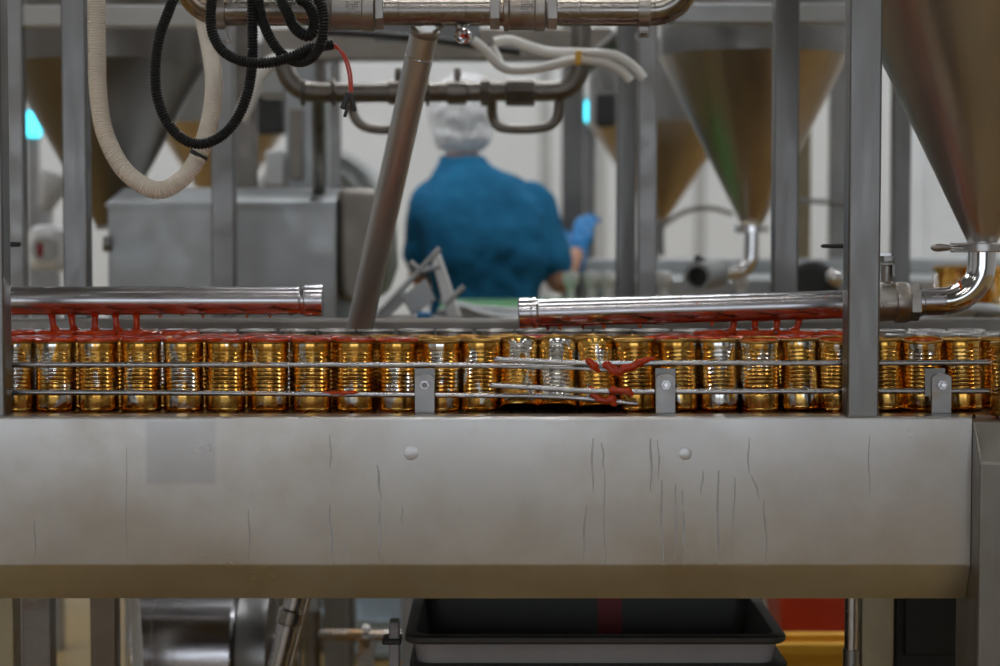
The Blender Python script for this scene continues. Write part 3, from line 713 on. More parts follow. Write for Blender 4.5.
path = [Vector((g0.x+(g1.x-g0.x)*k/8, PYW-0.030, zm)) for k in range(9)]
MB().tube(path, [0.003, 0.0058, 0.0072, 0.0074, 0.0072, 0.0066, 0.0060, 0.0056, 0.005], 14).build('wing_nut', M['cast'], cl)
g2 = W(958, 246.5, PD-0.03)
MB().cyl((g1.x-0.006, PYW-0.030, zm), (g2.x+0.008, PYW-0.030, zm), 0.0035, 12).build('clamp_screw', M['chrome'], cl)
m_ = MB(); m_.box((g1.x+0.004, PYW-0.040, zm+0.0045), (g2.x+0.016, PYW-0.012, zm+0.0085)); m_.box((g1.x+0.004, PYW-0.040, zm-0.0085), (g2.x+0.016, PYW-0.012, zm-0.0045)); m_.build('clamp_ear', M['cast'], cl, bevel=0.001)

# ------------------------------------------------------------------ overhead pipe, strut, hoses
TD = 3.70; TY = TD+CAM_Y
zT = W(430, 10.5, TD).z; rT = PX(15.3, TD)
def TX(px): return W(px, 10, TD).x
tp = thing('overhead_pipe', 'thick oil-stained overhead pipe with unions and upturned elbows at both ends', 'pipe', (TX(430), TY, zT))
def bend(xs, sgn, rb):
    pts = []
    for k in range(0, 15):
        a = -pi/2+pi/2*k/14
        pts.append(Vector((xs+sgn*rb*cos(a), TY, zT+rb+rb*sin(a))))
    pts.append(Vector((xs+sgn*rb, TY, 4.5)))
    return pts
MB().lathe([(rT, 0), (rT, TX(652)-TX(222))], (TX(222), TY, zT), (1, 0, 0), 36, True, True).build('tube', M['pipe_dirty'], tp)
MB().tube(bend(TX(652), 1, PX(34, TD)), rT, 32).build('elbow', M['pipe_dirty'], tp)
MB().tube(bend(TX(222), -1, PX(34, TD)), rT, 32).build('elbow', M['pipe_dirty'], tp)
def tring(prof, px, mat, name, parent=tp, n=36):
    return MB().lathe([(PX(r, TD), PX(h_, TD)) for r, h_ in prof], (TX(px), TY, zT), (1, 0, 0), n, True, True).build(name, mat, parent)
tring([(15, 0), (19, 0.5), (19, 9), (15, 9.5)], 217, M['cast'], 'flange')
for (a, b) in ((326, 376), (503, 546)):
    u = tring([(16, 0), (20.5, 1), (21, 5), (19.3, 7), (19.3, (b-a)*0.72), (20.6, (b-a)*0.75), (20.6, b-a-2), (17, b-a)], a, M['cast'], 'union')
    mk = MB(); pcx = TX((a+b)/2+3)
    for i in range(7):
        for j in range(6):
            if random.random() < 0.8:
                an = R(-16+j*7); rr = PX(19.3, TD)
                mk.ball((pcx+PX(-6+i*2.1, TD), TY-cos(an)*rr, zT+sin(an)*rr), (0.0017, 0.0009, 0.0016), 6)
    mk.build('cast_mark', M['dark_steel'], u)
for (a, b) in ((490, 500), (547, 557), (376, 384)):
    m_ = MB(); hexnut(m_, (TX(a), TY, zT), (TX(b), TY, zT), PX(18.5, TD)); m_.build('hex_nut', M['cast'], tp, smooth=20)
for px in (399, 466, 580, 654):
    tring([(15, -0.8), (15.7, -0.4), (15.7, 0.4), (15, 0.8)], px, M['pipe_dirty'], 'weld_seam')
cpb = tring([(15, 0), (17.6, 0.3), (17.6, 11.5), (15, 12)], 637.5, M['cast'], 'pipe_clamp')
zk = W(640, 37, TD).z
MB().box((TX(638), TY-0.012, zk), (TX(649), TY+0.012, zT-rT-0.001)).build('clamp_tongue', M['cast'], cpb, bevel=0.002)
MB().cyl((TX(640), TY-0.016, zk+0.006), (TX(647), TY-0.016, zk+0.006), 0.004, 10).build('clamp_bolt', M['dark_steel'], cpb)
# little drain nozzle below
pn = W(463, 36, TD-0.01)
nz_ = MB().lathe([(0.0125, 0.02), (0.0140, 0.004), (0.0150, 0), (0.0150, -0.004), (0.0125, -0.006), (0.0105, -0.004), (0.0100, 0.012)], pn, (0.25, 1, 0.1), 24, True, True).build('drain_nozzle', M['chrome'], tp)
MB().lathe([(0.0045, -0.002), (0.002, -0.004)], pn, (0.25, 1, 0.1), 12, True, True).build('red_plug', M['red_plastic'], nz_)
MB().cyl(pn+Vector((-0.004, 0.012, 0)), (pn.x-0.008, TY, zT-rT+0.004), 0.007, 12).build('nozzle_neck', M['cast'], nz_)
ph = W(228, 34, TD)
MB().tube([Vector((ph.x-0.004, TY-0.01, zT-rT)), Vector((ph.x+0.002, TY-0.012, ph.z)), Vector((ph.x+0.006, TY-0.012, ph.z-0.012)), Vector((ph.x, TY-0.012, ph.z-0.018)), Vector((ph.x-0.006, TY-0.012, ph.z-0.012))], 0.003, 8).build('hook', M['cast'], tp)
# slanting strut
s0, s1 = W(425.5, 28, 3.72), W(356, 345, 3.99)
s1 = s0+(s1-s0)*((s0.z-BELT+0.015)/(s0.z-s1.z))
st = thing('strut', 'round steel strut slanting down from the overhead pipe to behind the cans', 'strut', tuple(s1))
MB().cyl(s0, s1, 0.0262, 32).build('tube', M['strut'], st)
d_ = (s1-s0).normalized()
MB().lathe([(0.0270, 0), (0.0285, 0.004), (0.0285, 0.010), (0.0262, 0.014)], s0+d_*0.001, d_, 32, True, True).build('top_collar', M['cast'], st)
MB().lathe([(0.0265, 0), (0.0272, 0.0015), (0.0265, 0.003)], s0+d_*0.055, d_, 32).build('weld_seam', M['chrome'], st)
MB().tube([W(412, 27, 3.70), W(420, 34, 3.685), W(432, 34, 3.685), W(441, 27, 3.70)], 0.004, 10).build('saddle_weld', M['cast'], st)

def hose(label, name, pts, r, pitch_, depth, mat, cat='hose', n=14):
    P = [W(a, b, D) if not isinstance(D, tuple) else Vector(D) for (a, b, D) in pts]
    Q = []
    for i, p in enumerate(P):        # ease the long vertical runs up to the top rail
        if i == len(P)-1 and p.z > 2.3: Q += [P[i-1].lerp(p, k) for k in (0.08, 0.25, 0.6)]
        Q.append(p)
        if i == 0 and p.z > 2.3: Q += [p.lerp(P[1], k) for k in (0.4, 0.75, 0.92)]
    P = Q
    t = thing(name, label, cat, tuple(P[0]))
    corrugated(P, r, pitch_, depth, n).build('tube', mat, t, smooth=75)
    return t
zt_ = 2.35
def up(px, D): q = W(px, 0, D); return (0, 0, (q.x, q.y, zt_))
hw_ = hose('cream white ribbed hose hanging in a deep loop', 'ribbed_hose', [up(96, 3.56), (96.5, 0, 3.56), (97, 50, 3.56), (98, 90, 3.555), (104, 130, 3.55), (119, 163, 3.545), (138, 182, 3.54), (160, 190, 3.54), (183, 178, 3.545), (199, 155, 3.55), (210, 120, 3.57), (214, 85, 3.60), (211, 55, 3.68), (205, 25, 3.79), (200, 0, 3.80), up(197, 3.80)], PX(9.2, 3.55), 0.0046, 0.0030, M['white_hose'], n=20)
q0, q1 = W(196.5, 159, 3.55), W(201, 151, 3.55)
MB().tube([q0.lerp(q1, t) for t in (0.25, 0.3, 0.7, 0.75)], [PX(9.0, 3.55), PX(9.6, 3.55), PX(9.6, 3.55), PX(9.0, 3.55)], 24).build('tape_band', M['black'], hw_)
hose('black corrugated conduit hanging in the long oval loop', 'corrugated_conduit', [up(180, 3.52), (177, -12, 3.52), (171, 5, 3.515), (160, 35, 3.50), (155.5, 65, 3.50), (157, 95, 3.50), (167, 122, 3.495), (183, 139, 3.49), (201, 144, 3.49), (220, 137, 3.495), (236, 120, 3.50), (247, 95, 3.505), (252, 65, 3.51), (252.5, 35, 3.51), (252, 5, 3.51), up(251, 3.52)], PX(5.6, 3.5), 0.0052, 0.0024, M['black_hose'])
hB = hose('black corrugated conduit ending in two bare red wires', 'corrugated_conduit', [up(213, 3.50), (212, -5, 3.49), (210.5, 15, 3.48), (213, 34, 3.475), (222, 50, 3.47), (236, 59, 3.465), (254, 63, 3.46), (274, 62, 3.46), (294, 56, 3.465), (312, 48, 3.47), (333, 44.5, 3.48)], PX(5.6, 3.48), 0.0052, 0.0024, M['black_hose'])
hose('black corrugated conduit curving behind the one with red wires', 'corrugated_conduit', [up(257, 3.53), (258, -5, 3.52), (262, 18, 3.51), (270, 38, 3.50), (282, 54, 3.50), (298, 62, 3.49), (312, 57, 3.465), (321, 43, 3.45), (324, 25, 3.445), (322, 8, 3.445), (316, -8, 3.45), up(310, 3.47)], PX(5.5, 3.47), 0.0052, 0.0024, M['black_hose'])
hose('short thick black conduit loop hanging above the red wires', 'corrugated_conduit', [up(276, 3.56), (281, -4, 3.55), (287, 12, 3.54), (296, 29, 3.53), (308, 36, 3.525), (314, 28, 3.53), (313, 14, 3.54), (307, 3, 3.55), (299, -4, 3.56), up(292, 3.58)], PX(6.0, 3.53), 0.0052, 0.0024, M['black_hose'])
for k, (o1, o2) in enumerate(((-1.5, 0), (1.5, 2))):
    P = [W(331, 45+o1, 3.48), W(337+o2, 48+o1, 3.475), W(344+o2*1.2, 58, 3.47), W(348.5+o2*1.3, 74, 3.47), W(350+o2, 92, 3.47)]
    wr = MB().tube(spline(P, 0.004), 0.0021, 8).build('red_wire', M['red_wire'], hB)
    if k == 0:
        MB().obox(W(345.5, 101, 3.47), (0.010, 0.006, 0.030), Matrix.Rotation(R(20), 3, 'Y')).build('plug', M['black'], wr, bevel=0.002)
        MB().obox(W(346.5, 111, 3.465), (0.006, 0.005, 0.022), Matrix.Rotation(R(18), 3, 'Y')).build('plug', M['black'], wr, bevel=0.0015)
    else:
        MB().obox(W(353, 103, 3.47), (0.007, 0.006, 0.030), Matrix.Rotation(R(-14), 3, 'Y')).build('plug', M['black'], wr, bevel=0.002)

# ------------------------------------------------------------------ sauce splashed on the guide rods
def blob(pts, D, name, label):
    m = MB()
    P = [W(a, b, D) for a, b, r in pts]
    for i in range(len(P)):
        m.ball(P[i], (pts[i][2]*1.2, pts[i][2]*0.75, pts[i][2]), 12)
        if i+1 < len(P):
            for t in (0.33, 0.66):
                r = pts[i][2]*(1-t)+pts[i+1][2]*t; m.ball(P[i].lerp(P[i+1], t), (r, r*0.7, r*0.85), 12)
    o = m.build(name, M['sauce'], smooth=80); remesh(o, 0.0016, 3)
    tag(o, label, 'sauce splash', 'sauce splashes on the guide rods'); return o
blob([(589, 361, .0062), (594, 366, .0072), (598, 371, .004)], DR(RY_R)-0.004, 'sauce_splash', 'small red sauce splash dripping off the upper guide rod')
blob([(607, 365, .0075), (613, 370, .0085), (619, 372, .008), (625, 368, .0075), (632, 367, .0075), (639, 363, .0078), (646, 360, .006), (653, 358.5, .0035)], DR(RY_R)-0.004, 'sauce_splash', 'largest red sauce splash, smeared along the upper guide rods')
blob([(591, 389, .0058), (594, 395, .0062), (599, 399, .0065), (606, 401, .0062), (612, 398, .0072), (614, 404, .005)], DR(RY_L)-0.008, 'sauce_splash', 'red sauce splash hanging from the lower guide rods')
blob([(613, 390, .0068), (621, 391, .0062), (628, 391, .0065), (631, 394, .005)], DR(RY_R)-0.004, 'sauce_splash', 'short red sauce splash beside the tip of a lower rod')
blob([(322, 392.5, .0025), (332, 393, .0042), (343, 393, .005), (353, 392.6, .0045), (358, 392.5, .002)], DR(RY_L)-0.003, 'sauce_splash', 'thin sauce smear on the lower rod before the slanting strut')

# ------------------------------------------------------------------ second filling line behind
HD = 5.5; HY = HD+CAM_Y
def bg_box(name, label, cat, pa, pb, ya, yb, D, depth, mat, bev=0.006, ground=False, zt=None):
    a, b = W(pa, ya, D), W(pb, yb, D)
    o = MB().box((a.x, a.y, 0 if ground else b.z), (b.x, a.y+depth, a.z if zt is None else zt)).build(name, M[mat], bevel=bev)
    if label: tag(o, label, cat)
    return o
# frame of the second line: uprights, top beams
fr = thing('machine_gantry', 'blurred steel gantry of uprights and a pale top beam behind the conveyor', 'gantry', (0, HY-0.5, 0))
def fpost(pa, pb, D, mat='steel_bg', top=2.6, bot=0.0, name='post', depth=None):
    a, b = W(pa, 200, D).x, W(pb, 200, D).x
    MB().box((a, CAM_Y+D, bot), (b, CAM_Y+D+(depth or (b-a)), top)).build(name, M[mat], fr, bevel=0.004)
fpost(8, 24, 4.95); fpost(211, 234, 4.9); fpost(236, 256, 5.9, 'dark_steel')
fpost(617, 636, 5.05, 'post'); fpost(638, 657, 4.8); fpost(562, 584, 7.7, 'post'); fpost(893, 911, 5.2, 'post')
fpost(316, 325, 5.9, 'dark_steel'); fpost(333, 341, 6.1, 'post')
for (pa, pb, ya, yb, D) in ((-40, 222, 5, 26, 4.96), (655, 850, 3, 23, 4.9), (850, 1100, -6, 14, 5.2)):
    a, b = W(pa, ya, D), W(pb, yb, D)
    MB().box((a.x, a.y, b.z), (b.x, a.y+0.06, a.z)).build('top_beam', M['grey_paint' if pa < 0 else 'galv'], fr, bevel=0.004)
# hoppers of the second line
def bghop(label, px, D, y_thr, y_top, r_top_px, r_thr_px, mat):
    t = W(px, y_thr, D); up_ = W(px, y_top, D)
    sl = PX(r_top_px-r_thr_px, D)/(up_.z-t.z)
    return hopper(label, t.x, t.y, t.z, PX(r_thr_px, D), PX(r_top_px, D), sl, up_.z+PX(75, D), mat)
bghop('large blurred hopper behind the white hose and the edge post', 108, 5.6, 225, 66, 98, 12, 'hopper_dark')
h2 = bghop('large blurred hopper between the overhead pipe elbow and the wide post', 752, 5.6, 224, 58, 93, 11, 'hopper_warm')
h3 = bghop('small far hopper with a bright highlight beside the twin uprights', 660, 7.3, 218, 124, 72, 8, 'hopper_warm')
h4 = bghop('small far hopper mostly hidden behind the black conduit loop', 222, 7.3, 215, 126, 66, 8, 'hopper_warm')
# outlet below the second hopper
D = 5.6
op = thing('outlet_pipe', 'blurred bent outlet pipe with an open valve end below the middle hopper', 'pipe', tuple(W(752, 250, D)))
MB().tube(spline([W(752, 226, D), W(752, 245, D), W(750, 262, D), W(740, 271, D), W(722, 273, D-0.05), W(712, 274, D-0.08)], 0.01), PX(7.5, D), 20).build('tube', M['chrome'], op)
MB().lathe([(PX(12, D), -0.012), (PX(17, D), -0.010), (PX(17, D), 0.010), (PX(12, D), 0.012)], W(752, 229, D), (0, 0, 1), 28, True, True).build('flange', M['chrome'], op)
a, b = W(716, 274, D-0.08), W(697, 277, D-0.25)
MB().lathe([(PX(13, D), 0), (PX(14, D), 0.01), (PX(14, D), (b-a).length), (PX(10, D), (b-a).length), (PX(10, D), 0.05)], a, b-a, 24, True, True).build('valve_body', M['galv'], op)
MB().cyl(b+(a-b).normalized()*0.03, b+(a-b).normalized()*0.024, PX(10.5, D), 20).build('bore', M['black'], op)
MB().tube([W(705, 270, D-0.1), W(703, 262, D-0.12), W(697, 258, D-0.14)], 0.011, 10).build('valve_lever', M['black'], op)
# outlet of the far hopper
D = 7.3
fo = thing('outlet_pipe', 'thin far drain pipe with a round joint below the small hopper', 'pipe', tuple(W(660, 240, D)))
MB().tube(spline([W(660, 217, D), W(660, 240, D), W(661, 262, D)], 0.02), PX(4.5, D), 14).build('tube', M['steel_bg'], fo)
MB().ball(W(660, 263, D), PX(8, D), 16).build('joint', M['chrome'], fo)
MB().tube(spline([W(662, 226, D), W(684, 212, D), W(710, 208, D), W(733, 214, D)], 0.03), PX(2.5, D), 10).build('branch', M['steel_bg'], fo)

# pipe manifold with valves in the middle distance
MD = 4.75
mf = thing('pipe_manifold', 'dark blurred pipe manifold with valve taps crossing before the worker', 'pipe', tuple(W(430, 92, MD)))
rM = PX(10, MD)
MB().tube(spline([W(283, 62, MD), W(288, 76, MD), W(297, 87, MD), W(312, 92, MD), W(345, 92.5, MD), W(430, 92, MD), W(500, 91, MD), W(552, 91, MD), W(568, 87, MD), W(577, 76, MD), W(580, 60, MD), W(581, 30, MD), W(581, -60, MD)], 0.012), rM, 20).build('main_pipe', M['dark_steel'], mf)
MB().tube(spline([W(351, 92, MD+0.03), W(352, 110, MD+0.05), W(358, 122, MD+0.05), W(370, 128, MD+0.05), W(392, 129, MD+0.05), W(410, 120, MD+0.05), W(412, 95, MD+0.04)], 0.012), PX(5, MD), 16).build('bypass_pipe', M['dark_steel'], mf)
MB().tube(spline([W(492, 96, MD+0.03), W(493, 118, MD+0.05), W(503, 128, MD+0.05), W(540, 128, MD+0.05), W(556, 120, MD+0.05), W(560, 95, MD+0.04)], 0.012), PX(5, MD), 16).build('bypass_pipe', M['dark_steel'], mf)
for px in (398, 457):
    v = MB().lathe([(PX(8, MD), 0), (PX(12.5, MD), 0.004), (PX(12.5, MD), PX(20, MD)), (PX(8, MD), PX(22, MD))], W(px-11, 92, MD), (1, 0, 0), 20, True, True).build('valve', M['dark_steel'], mf)
    MB().cyl(W(px, 84, MD), W(px, 70, MD), PX(3, MD), 10).build('stem', M['dark_steel'], v)
    MB().box(tuple(W(px-3, 76, MD-0.01)), tuple(W(px+4, 69, MD+0.02))).build('tap_handle', M['dark_steel'], v, bevel=0.002)
for (a, b) in ((505, 535), (300, 306), (331, 336), (425, 430), (480, 490)):
    MB().lathe([(PX(10, MD), 0), (PX(14, MD), 0.003), (PX(14, MD), PX(b-a-1, MD)), (PX(10, MD), PX(b-a, MD))], W(a, 92, MD), (1, 0, 0), 8, True, True).build('coupling', M['dark_steel'], mf)
MB().cyl(W(318, 92, MD+0.03), W(319, 200, MD+0.6), PX(7, MD), 14).build('down_pipe', M['dark_steel'], mf)
MB().tube(spline([W(300, 30, MD+0.2), W(420, 38, MD+0.2), W(520, 52, MD+0.2)], 0.05), PX(4, MD), 10).build('cable', M['black'], mf)
# horizontal beam high up behind
hb = MB().box(tuple(W(262, 28, 5.75)), tuple(W(612, 59, 5.75)+Vector((0, 0.10, 0)))).build('cross_beam', M['cover'], fr, bevel=0.004)
MB().box(tuple(W(330, 64, 5.45)), tuple(W(340, 190, 5.45)+Vector((0, 0.02, 0)))).build('cross_post', M['steel_bg'], fr)
MB().box(tuple(W(375, 22, 5.3)), tuple(W(480, 42, 5.3)+Vector((0, 0.06, 0)))).build('cross_beam', M['post'], fr, bevel=0.004)
MB().cyl(W(640, 20, 5.3), W(575, 75, 5.5), PX(8, 5.4), 14).build('brace', M['post'], fr)
MB().cyl(W(300, 20, 5.3), W(352, 10, 5.5), PX(6, 5.4), 14).build('brace', M['dark_steel'], fr)
mc = thing('machine_column', 'grey blurred machine column behind the black conduit loop', 'machine', (W(308, 200, 6.0).x, CAM_Y+6.0, 0))
MB().box((W(286, 200, 6.0).x, CAM_Y+6.0, 0), (W(331, 200, 6.0).x, CAM_Y+6.2, W(0, 58, 6.0).z)).build('casing', M['galv'], mc, bevel=0.01)
MB().box((W(258, 200, 6.05).x, CAM_Y+6.05, W(0, 96, 6.05).z), (W(287, 200, 6.05).x, CAM_Y+6.2, W(0, 60, 6.05).z)).build('top_box', M['grey_paint'], mc, bevel=0.01)
MB().box((W(290, 200, 5.98).x, CAM_Y+5.97, W(0, 180, 5.98).z), (W(303, 200, 5.98).x, CAM_Y+5.998, W(0, 108, 5.98).z)).build('cable_duct', M['cover'], mc, bevel=0.004)
MB().box((W(264, 120, 5.98).x, CAM_Y+6.0, W(0, 185, 5.98).z), (W(283, 120, 5.98).x, CAM_Y+6.04, W(0, 150, 5.98).z)).build('lower_box', M['white_plastic'], mc, bevel=0.006)
fpost(797, 811, 7.0, 'leg_tan'); fpost(831, 850, 6.75, 'steel_bg')
MB().cyl(W(790, 200, 6.74), W(850, 203, 6.74), PX(2.6, 6.6), 10).build('tie_rod', M['steel_bg'], fr)
mo = thing('pump_motor', 'dark round pump motor with a shiny cap behind the wide post', 'motor', tuple(W(812, 285, 5.7)))
MB().lathe([(PX(20, 5.7), 0), (PX(25, 5.7), 0.01), (PX(25, 5.7), 0.22), (PX(20, 5.7), 0.23)], W(812, 287, 5.65), (0.2, 1, 0), 32, True, True).build('casing', M['motor_black'], mo)
MB().ball(W(834, 278, 5.6), PX(9, 5.6), 16).build('cap', M['chrome'], mo)
MB().box((W(812, 287, 5.7).x-0.05, CAM_Y+5.70, 0), (W(812, 287, 5.7).x+0.05, CAM_Y+5.82, W(0, 300, 5.7).z)).build('stand', M['dark_steel'], mo)
# white air tubes
for i, pts in enumerate(([(473, 40, 4.5), (485, 50, 4.5), (500, 66, 4.5), (516, 70, 4.5), (540, 68, 4.5), (575, 60, 4.5), (600, 62, 4.5), (620, 70, 4.5), (631, 81, 4.5)],
                         [(494, 42, 4.55), (510, 40, 4.55), (528, 46, 4.55), (550, 52, 4.55), (585, 53, 4.5), (612, 55, 4.5), (630, 64, 4.5), (644, 79, 4.5)],
                         [(492, 46, 4.6), (497, 56, 4.6), (503, 66, 4.58), (516, 71, 4.52)])):
    P = [W(*p) for p in pts]
    tag(MB().tube(spline(P, 0.012), PX(4.8 if i < 2 else 4.0, 4.5), 14).build('air_tube', M['white_tube'], None), ['lower of two white air tubes sagging below the overhead pipe', 'upper of two white air tubes arching to the twin uprights', 'short white air tube joining the sagging one near the valve'][i], 'tube', 'white air tubes')
MB().box(tuple(W(576, 51, 4.47)), tuple(W(580, 66, 4.53))).build('tube_tie', M['yellow_plastic'], fr)
P = [W(252, 92, 4.9), W(258, 76, 4.9), W(270, 64, 4.9), W(286, 58, 4.9), W(300, 60, 4.9)]
tag(MB().tube(spline([W(240, 120, 4.9)]+P, 0.012), PX(8, 4.9), 14).build('bent_tube', M['white_tube']), 'pale bent tube behind the black conduits', 'tube')

# grey machine hood
HDD = 5.15
hd = thing('machine_hood', 'large grey sheet steel machine hood with sloping top behind the shorter pipe', 'machine', (W(230, 300, HDD).x, CAM_Y+HDD+0.3, 0))
def hood():
    y0 = CAM_Y+HDD; za = W(230, 203, HDD).z; zb_ = W(230, 330, HDD).z; zt2 = W(230, 188, HDD+0.25).z
    xa, xb = W(108, 250, HDD).x, W(336, 250, HDD).x
    MB().prism([(y0, zb_), (y0, za), (y0+0.006, za+0.006), (y0+0.22, zt2), (y0+0.55, zt2), (y0+0.55, zb_)], 'x', xa, xb).build('housing', M['galv'], hd, bevel=0.004, bseg=2)
    xc = W(388, 250, HDD+0.1).x
    pr = [(xb+0.001, zt2-0.004), (xc-0.03, zt2-0.006), (xc, zt2-0.045), (xc+0.008, W(360, 270, HDD).z), (xc-0.02, W(360, 300, HDD).z), (xb+0.02, W(360, 305, HDD).z), (xb+0.001, W(360, 292, HDD).z)]
    MB().prism(pr, 'y', y0+0.04, y0+0.5).build('end_cover', M['cover'], hd, bevel=0.02, bseg=4)
    for px in (126, 330):
        MB().box((W(px, 300, HDD).x-0.03, y0+0.1, 0), (W(px, 300, HDD).x+0.03, y0+0.16, zb_+0.01)).build('leg', M['steel_bg'], hd)
        MB().box((W(px, 300, HDD).x-0.03, y0+0.4, 0), (W(px, 300, HDD).x+0.03, y0+0.46, zb_+0.01)).build('leg', M['steel_bg'], hd)
    MB().cyl(W(104, 244, HDD), W(112, 244, HDD), 0.02, 16).build('hinge_knob', M['steel_bg'], hd)
    MB().box((W(106, 203, HDD).x, y0-0.008, W(0, 207, HDD).z), (W(336, 203, HDD).x, y0, W(0, 202, HDD).z)).build('edge_strip', M['galv'], hd)
hood()
# round drum behind
D = 6.3
dr = thing('drum', 'big round grey drum with concentric ridges behind the machine hood', 'machine', tuple(W(318, 212, D)))
c = W(318, 212, D)
MB().lathe([(PX(66, D), 0.5), (PX(66, D), 0), (PX(60, D), -0.01), (PX(58, D), 0.01), (PX(50, D), 0.01), (PX(48, D), -0.008), (PX(44, D), -0.008), (PX(42, D), 0.012), (PX(20, D), 0.02), (0.002, 0.02)], c, (0, 1, 0), 56, True, True).build('shell', M['grey_paint'], dr, smooth=25)
MB().box((c.x-0.15, c.y+0.1, 0), (c.x+0.15, c.y+0.4, c.z-0.12)).build('stand', M['steel_bg'], dr)
# left machine with dial box, and the cyan daylight glimpses
D = 5.9
mb_ = thing('dial_box', 'pale rounded box with a reddish round dial by the edge post', 'machine', tuple(W(45, 250, D)))
a, b = W(27, 225, D), W(63, 271, D)
MB().box((a.x, a.y, b.z), (b.x, a.y+0.12, a.z)).build('case', M['white_plastic'], mb_, bevel=0.03, bseg=4)
MB().lathe([(PX(13, D), 0.002), (PX(13, D), -0.01), (PX(9, D), -0.012), (PX(9, D), -0.006), (0.001, -0.006)], W(44, 249, D-0.002), (0, 1, 0), 28, True, True).build('dial', M['grey_paint'], mb_)
MB().box(tuple(W(37, 243, D-0.012)), tuple(W(43, 257, D-0.006))).build('pointer', M['red_tape'], mb_, bevel=0.001)
MB().box((a.x+0.02, a.y+0.02, 0), (a.x+0.08, a.y+0.08, b.z+0.01)).build('stand', M['steel_bg'], mb_)
D = 6.6
fn = MB().lathe([(PX(6, D), 0), (PX(15, D), PX(28, D)), (PX(15, D), PX(40, D)), (PX(13, D), PX(40, D)), (PX(5, D), 0)], W(44, 212, D), (0.35, 0, 1), 28, True, True).build('funnel', M['grey_paint'])
MB().box((W(45, 205, 6.6).x-0.02, CAM_Y+6.58, 0), (W(45, 205, 6.6).x+0.02, CAM_Y+6.62, W(34, 205, 6.6).z)).build('stand', M['steel_bg'], fn)
tag(fn, 'pale tilted funnel shape behind the dial box', 'funnel')
for i, (px, py, hw, hh, D) in enumerate(((33, 124, 7, 13, 7.55), (590, 111, 5, 11, 7.55))):  # glimpses of daylight built as glowing boxes; housing and pole are added
    t = thing('signal_lamp', ['bright cyan lamp glowing beside the blurred hopper and edge post', 'small cyan lamp glowing beside the twin uprights'][i], 'lamp', tuple(W(px, py, D)))
    MB().box(tuple(W(px-hw, py-hh, D)), tuple(W(px+hw, py+hh, D)+Vector((0, 0.03, 0)))).build('lens', M['cyan_light'], t, bevel=0.008)
    MB().box(tuple(W(px-hw-2, py-hh-2, D+0.031)), tuple(W(px+hw+2, py+hh+2, D+0.09))).build('housing', M['dark_steel'], t)
    q = W(px, py+hh, D+0.05); MB().box((q.x-0.02, q.y-0.015, 0), (q.x+0.02, q.y+0.015, q.z)).build('pole', M['steel_bg'], t)
tag(MB().box(tuple(W(254, 92, 6.9)), tuple(W(284, 134, 6.9)+Vector((0, 0.1, 0)))).build('control_box', M['motor_black'], bevel=0.01), 'dark box above the small hidden hopper', 'box')
tag(MB().box(tuple(W(596, 92, 6.85)), tuple(W(616, 126, 6.85)+Vector((0, 0.1, 0)))).build('control_box', M['motor_black'], bevel=0.01), 'dark box beside the small cyan lamp', 'box')

# second conveyor with green belt (behind), and chute
D = 5.55
c2 = thing('conveyor', 'blurred second conveyor with a green belt in front of the worker', 'conveyor', (W(500, 310, D).x, D+CAM_Y, 0))
zg = W(500, 299, 5.95).z
MB().box((W(440, 300, D).x, CAM_Y+5.35, zg-0.02), (W(585, 300, D).x, CAM_Y+5.98, zg)).build('belt', M['green'], c2, bevel=0.004)
MB().box((W(440, 300, D).x, CAM_Y+5.30, zg-0.10), (W(585, 300, D).x, CAM_Y+5.348, zg-0.004)).build('side_rail', M['galv'], c2, bevel=0.004)
MB().box((W(440, 300, D).x, CAM_Y+5.99, zg-0.09), (W(585, 300, D).x, CAM_Y+6.02, zg-0.004)).build('side_rail', M['green'], c2, bevel=0.004)
for x in (W(446, 300, D).x, W(578, 300, D).x):
    for yy in (5.36, 5.93): MB().box((x-0.025, CAM_Y+yy, 0), (x+0.025, CAM_Y+yy+0.05, zg-0.02)).build('leg', M['steel_bg'], c2)
for k, pts in enumerate(([(440, 300), (470, 306), (500, 309), (545, 311)], [(445, 307), (475, 310), (500, 314), (545, 316)], [(450, 303), (480, 313), (505, 318), (545, 320)])):
    P = [W(a, b, 5.25-0.02*k) for a, b in pts]
    MB().tube(spline(P, 0.02), 0.006, 8).build('guide_rod', M['galv'], c2)
# tall bed of the line on the right of the worker
c3 = thing('conveyor', 'blurred third conveyor with a pale blue top behind the longer pipe', 'conveyor', (W(700, 300, 6.2).x, 6.2+CAM_Y, 0))
z3 = W(700, 276, 6.3).z
MB().box((W(592, 300, 6.2).x, CAM_Y+5.9, z3-0.05), (W(1090, 300, 6.2).x, CAM_Y+6.6, z3)).build('bed', M['galv'], c3, bevel=0.006)
MB().box((W(592, 300, 6.2).x, CAM_Y+6.6, z3), (W(1090, 300, 6.2).x, CAM_Y+6.63, z3+0.05)).build('back_guard', M['galv'], c3, bevel=0.004)
for px in (600, 745, 990):
    x = W(px, 300, 6.2).x
    for yy in (5.95, 6.5): MB().box((x-0.03, CAM_Y+yy, 0), (x+0.03, CAM_Y+yy+0.06, z3-0.05)).build('leg', M['steel_bg'], c3)
for px in (571, 592, 608, 664, 741):
    p = W(px, 288, 5.85)
    MB().lathe([(0.012, -0.12), (0.012, 0), (0.022, 0.012), (0.026, 0.03), (0.022, 0.046), (0.001, 0.05)], p, (0, 0, 1), 18, True, True).build('knob', M['white_plastic'], c3)
    MB().box((p.x-0.02, p.y-0.01, p.z-0.13), (p.x+0.02, p.y+0.06, p.z-0.115)).build('knob_bracket', M['galv'], c3)
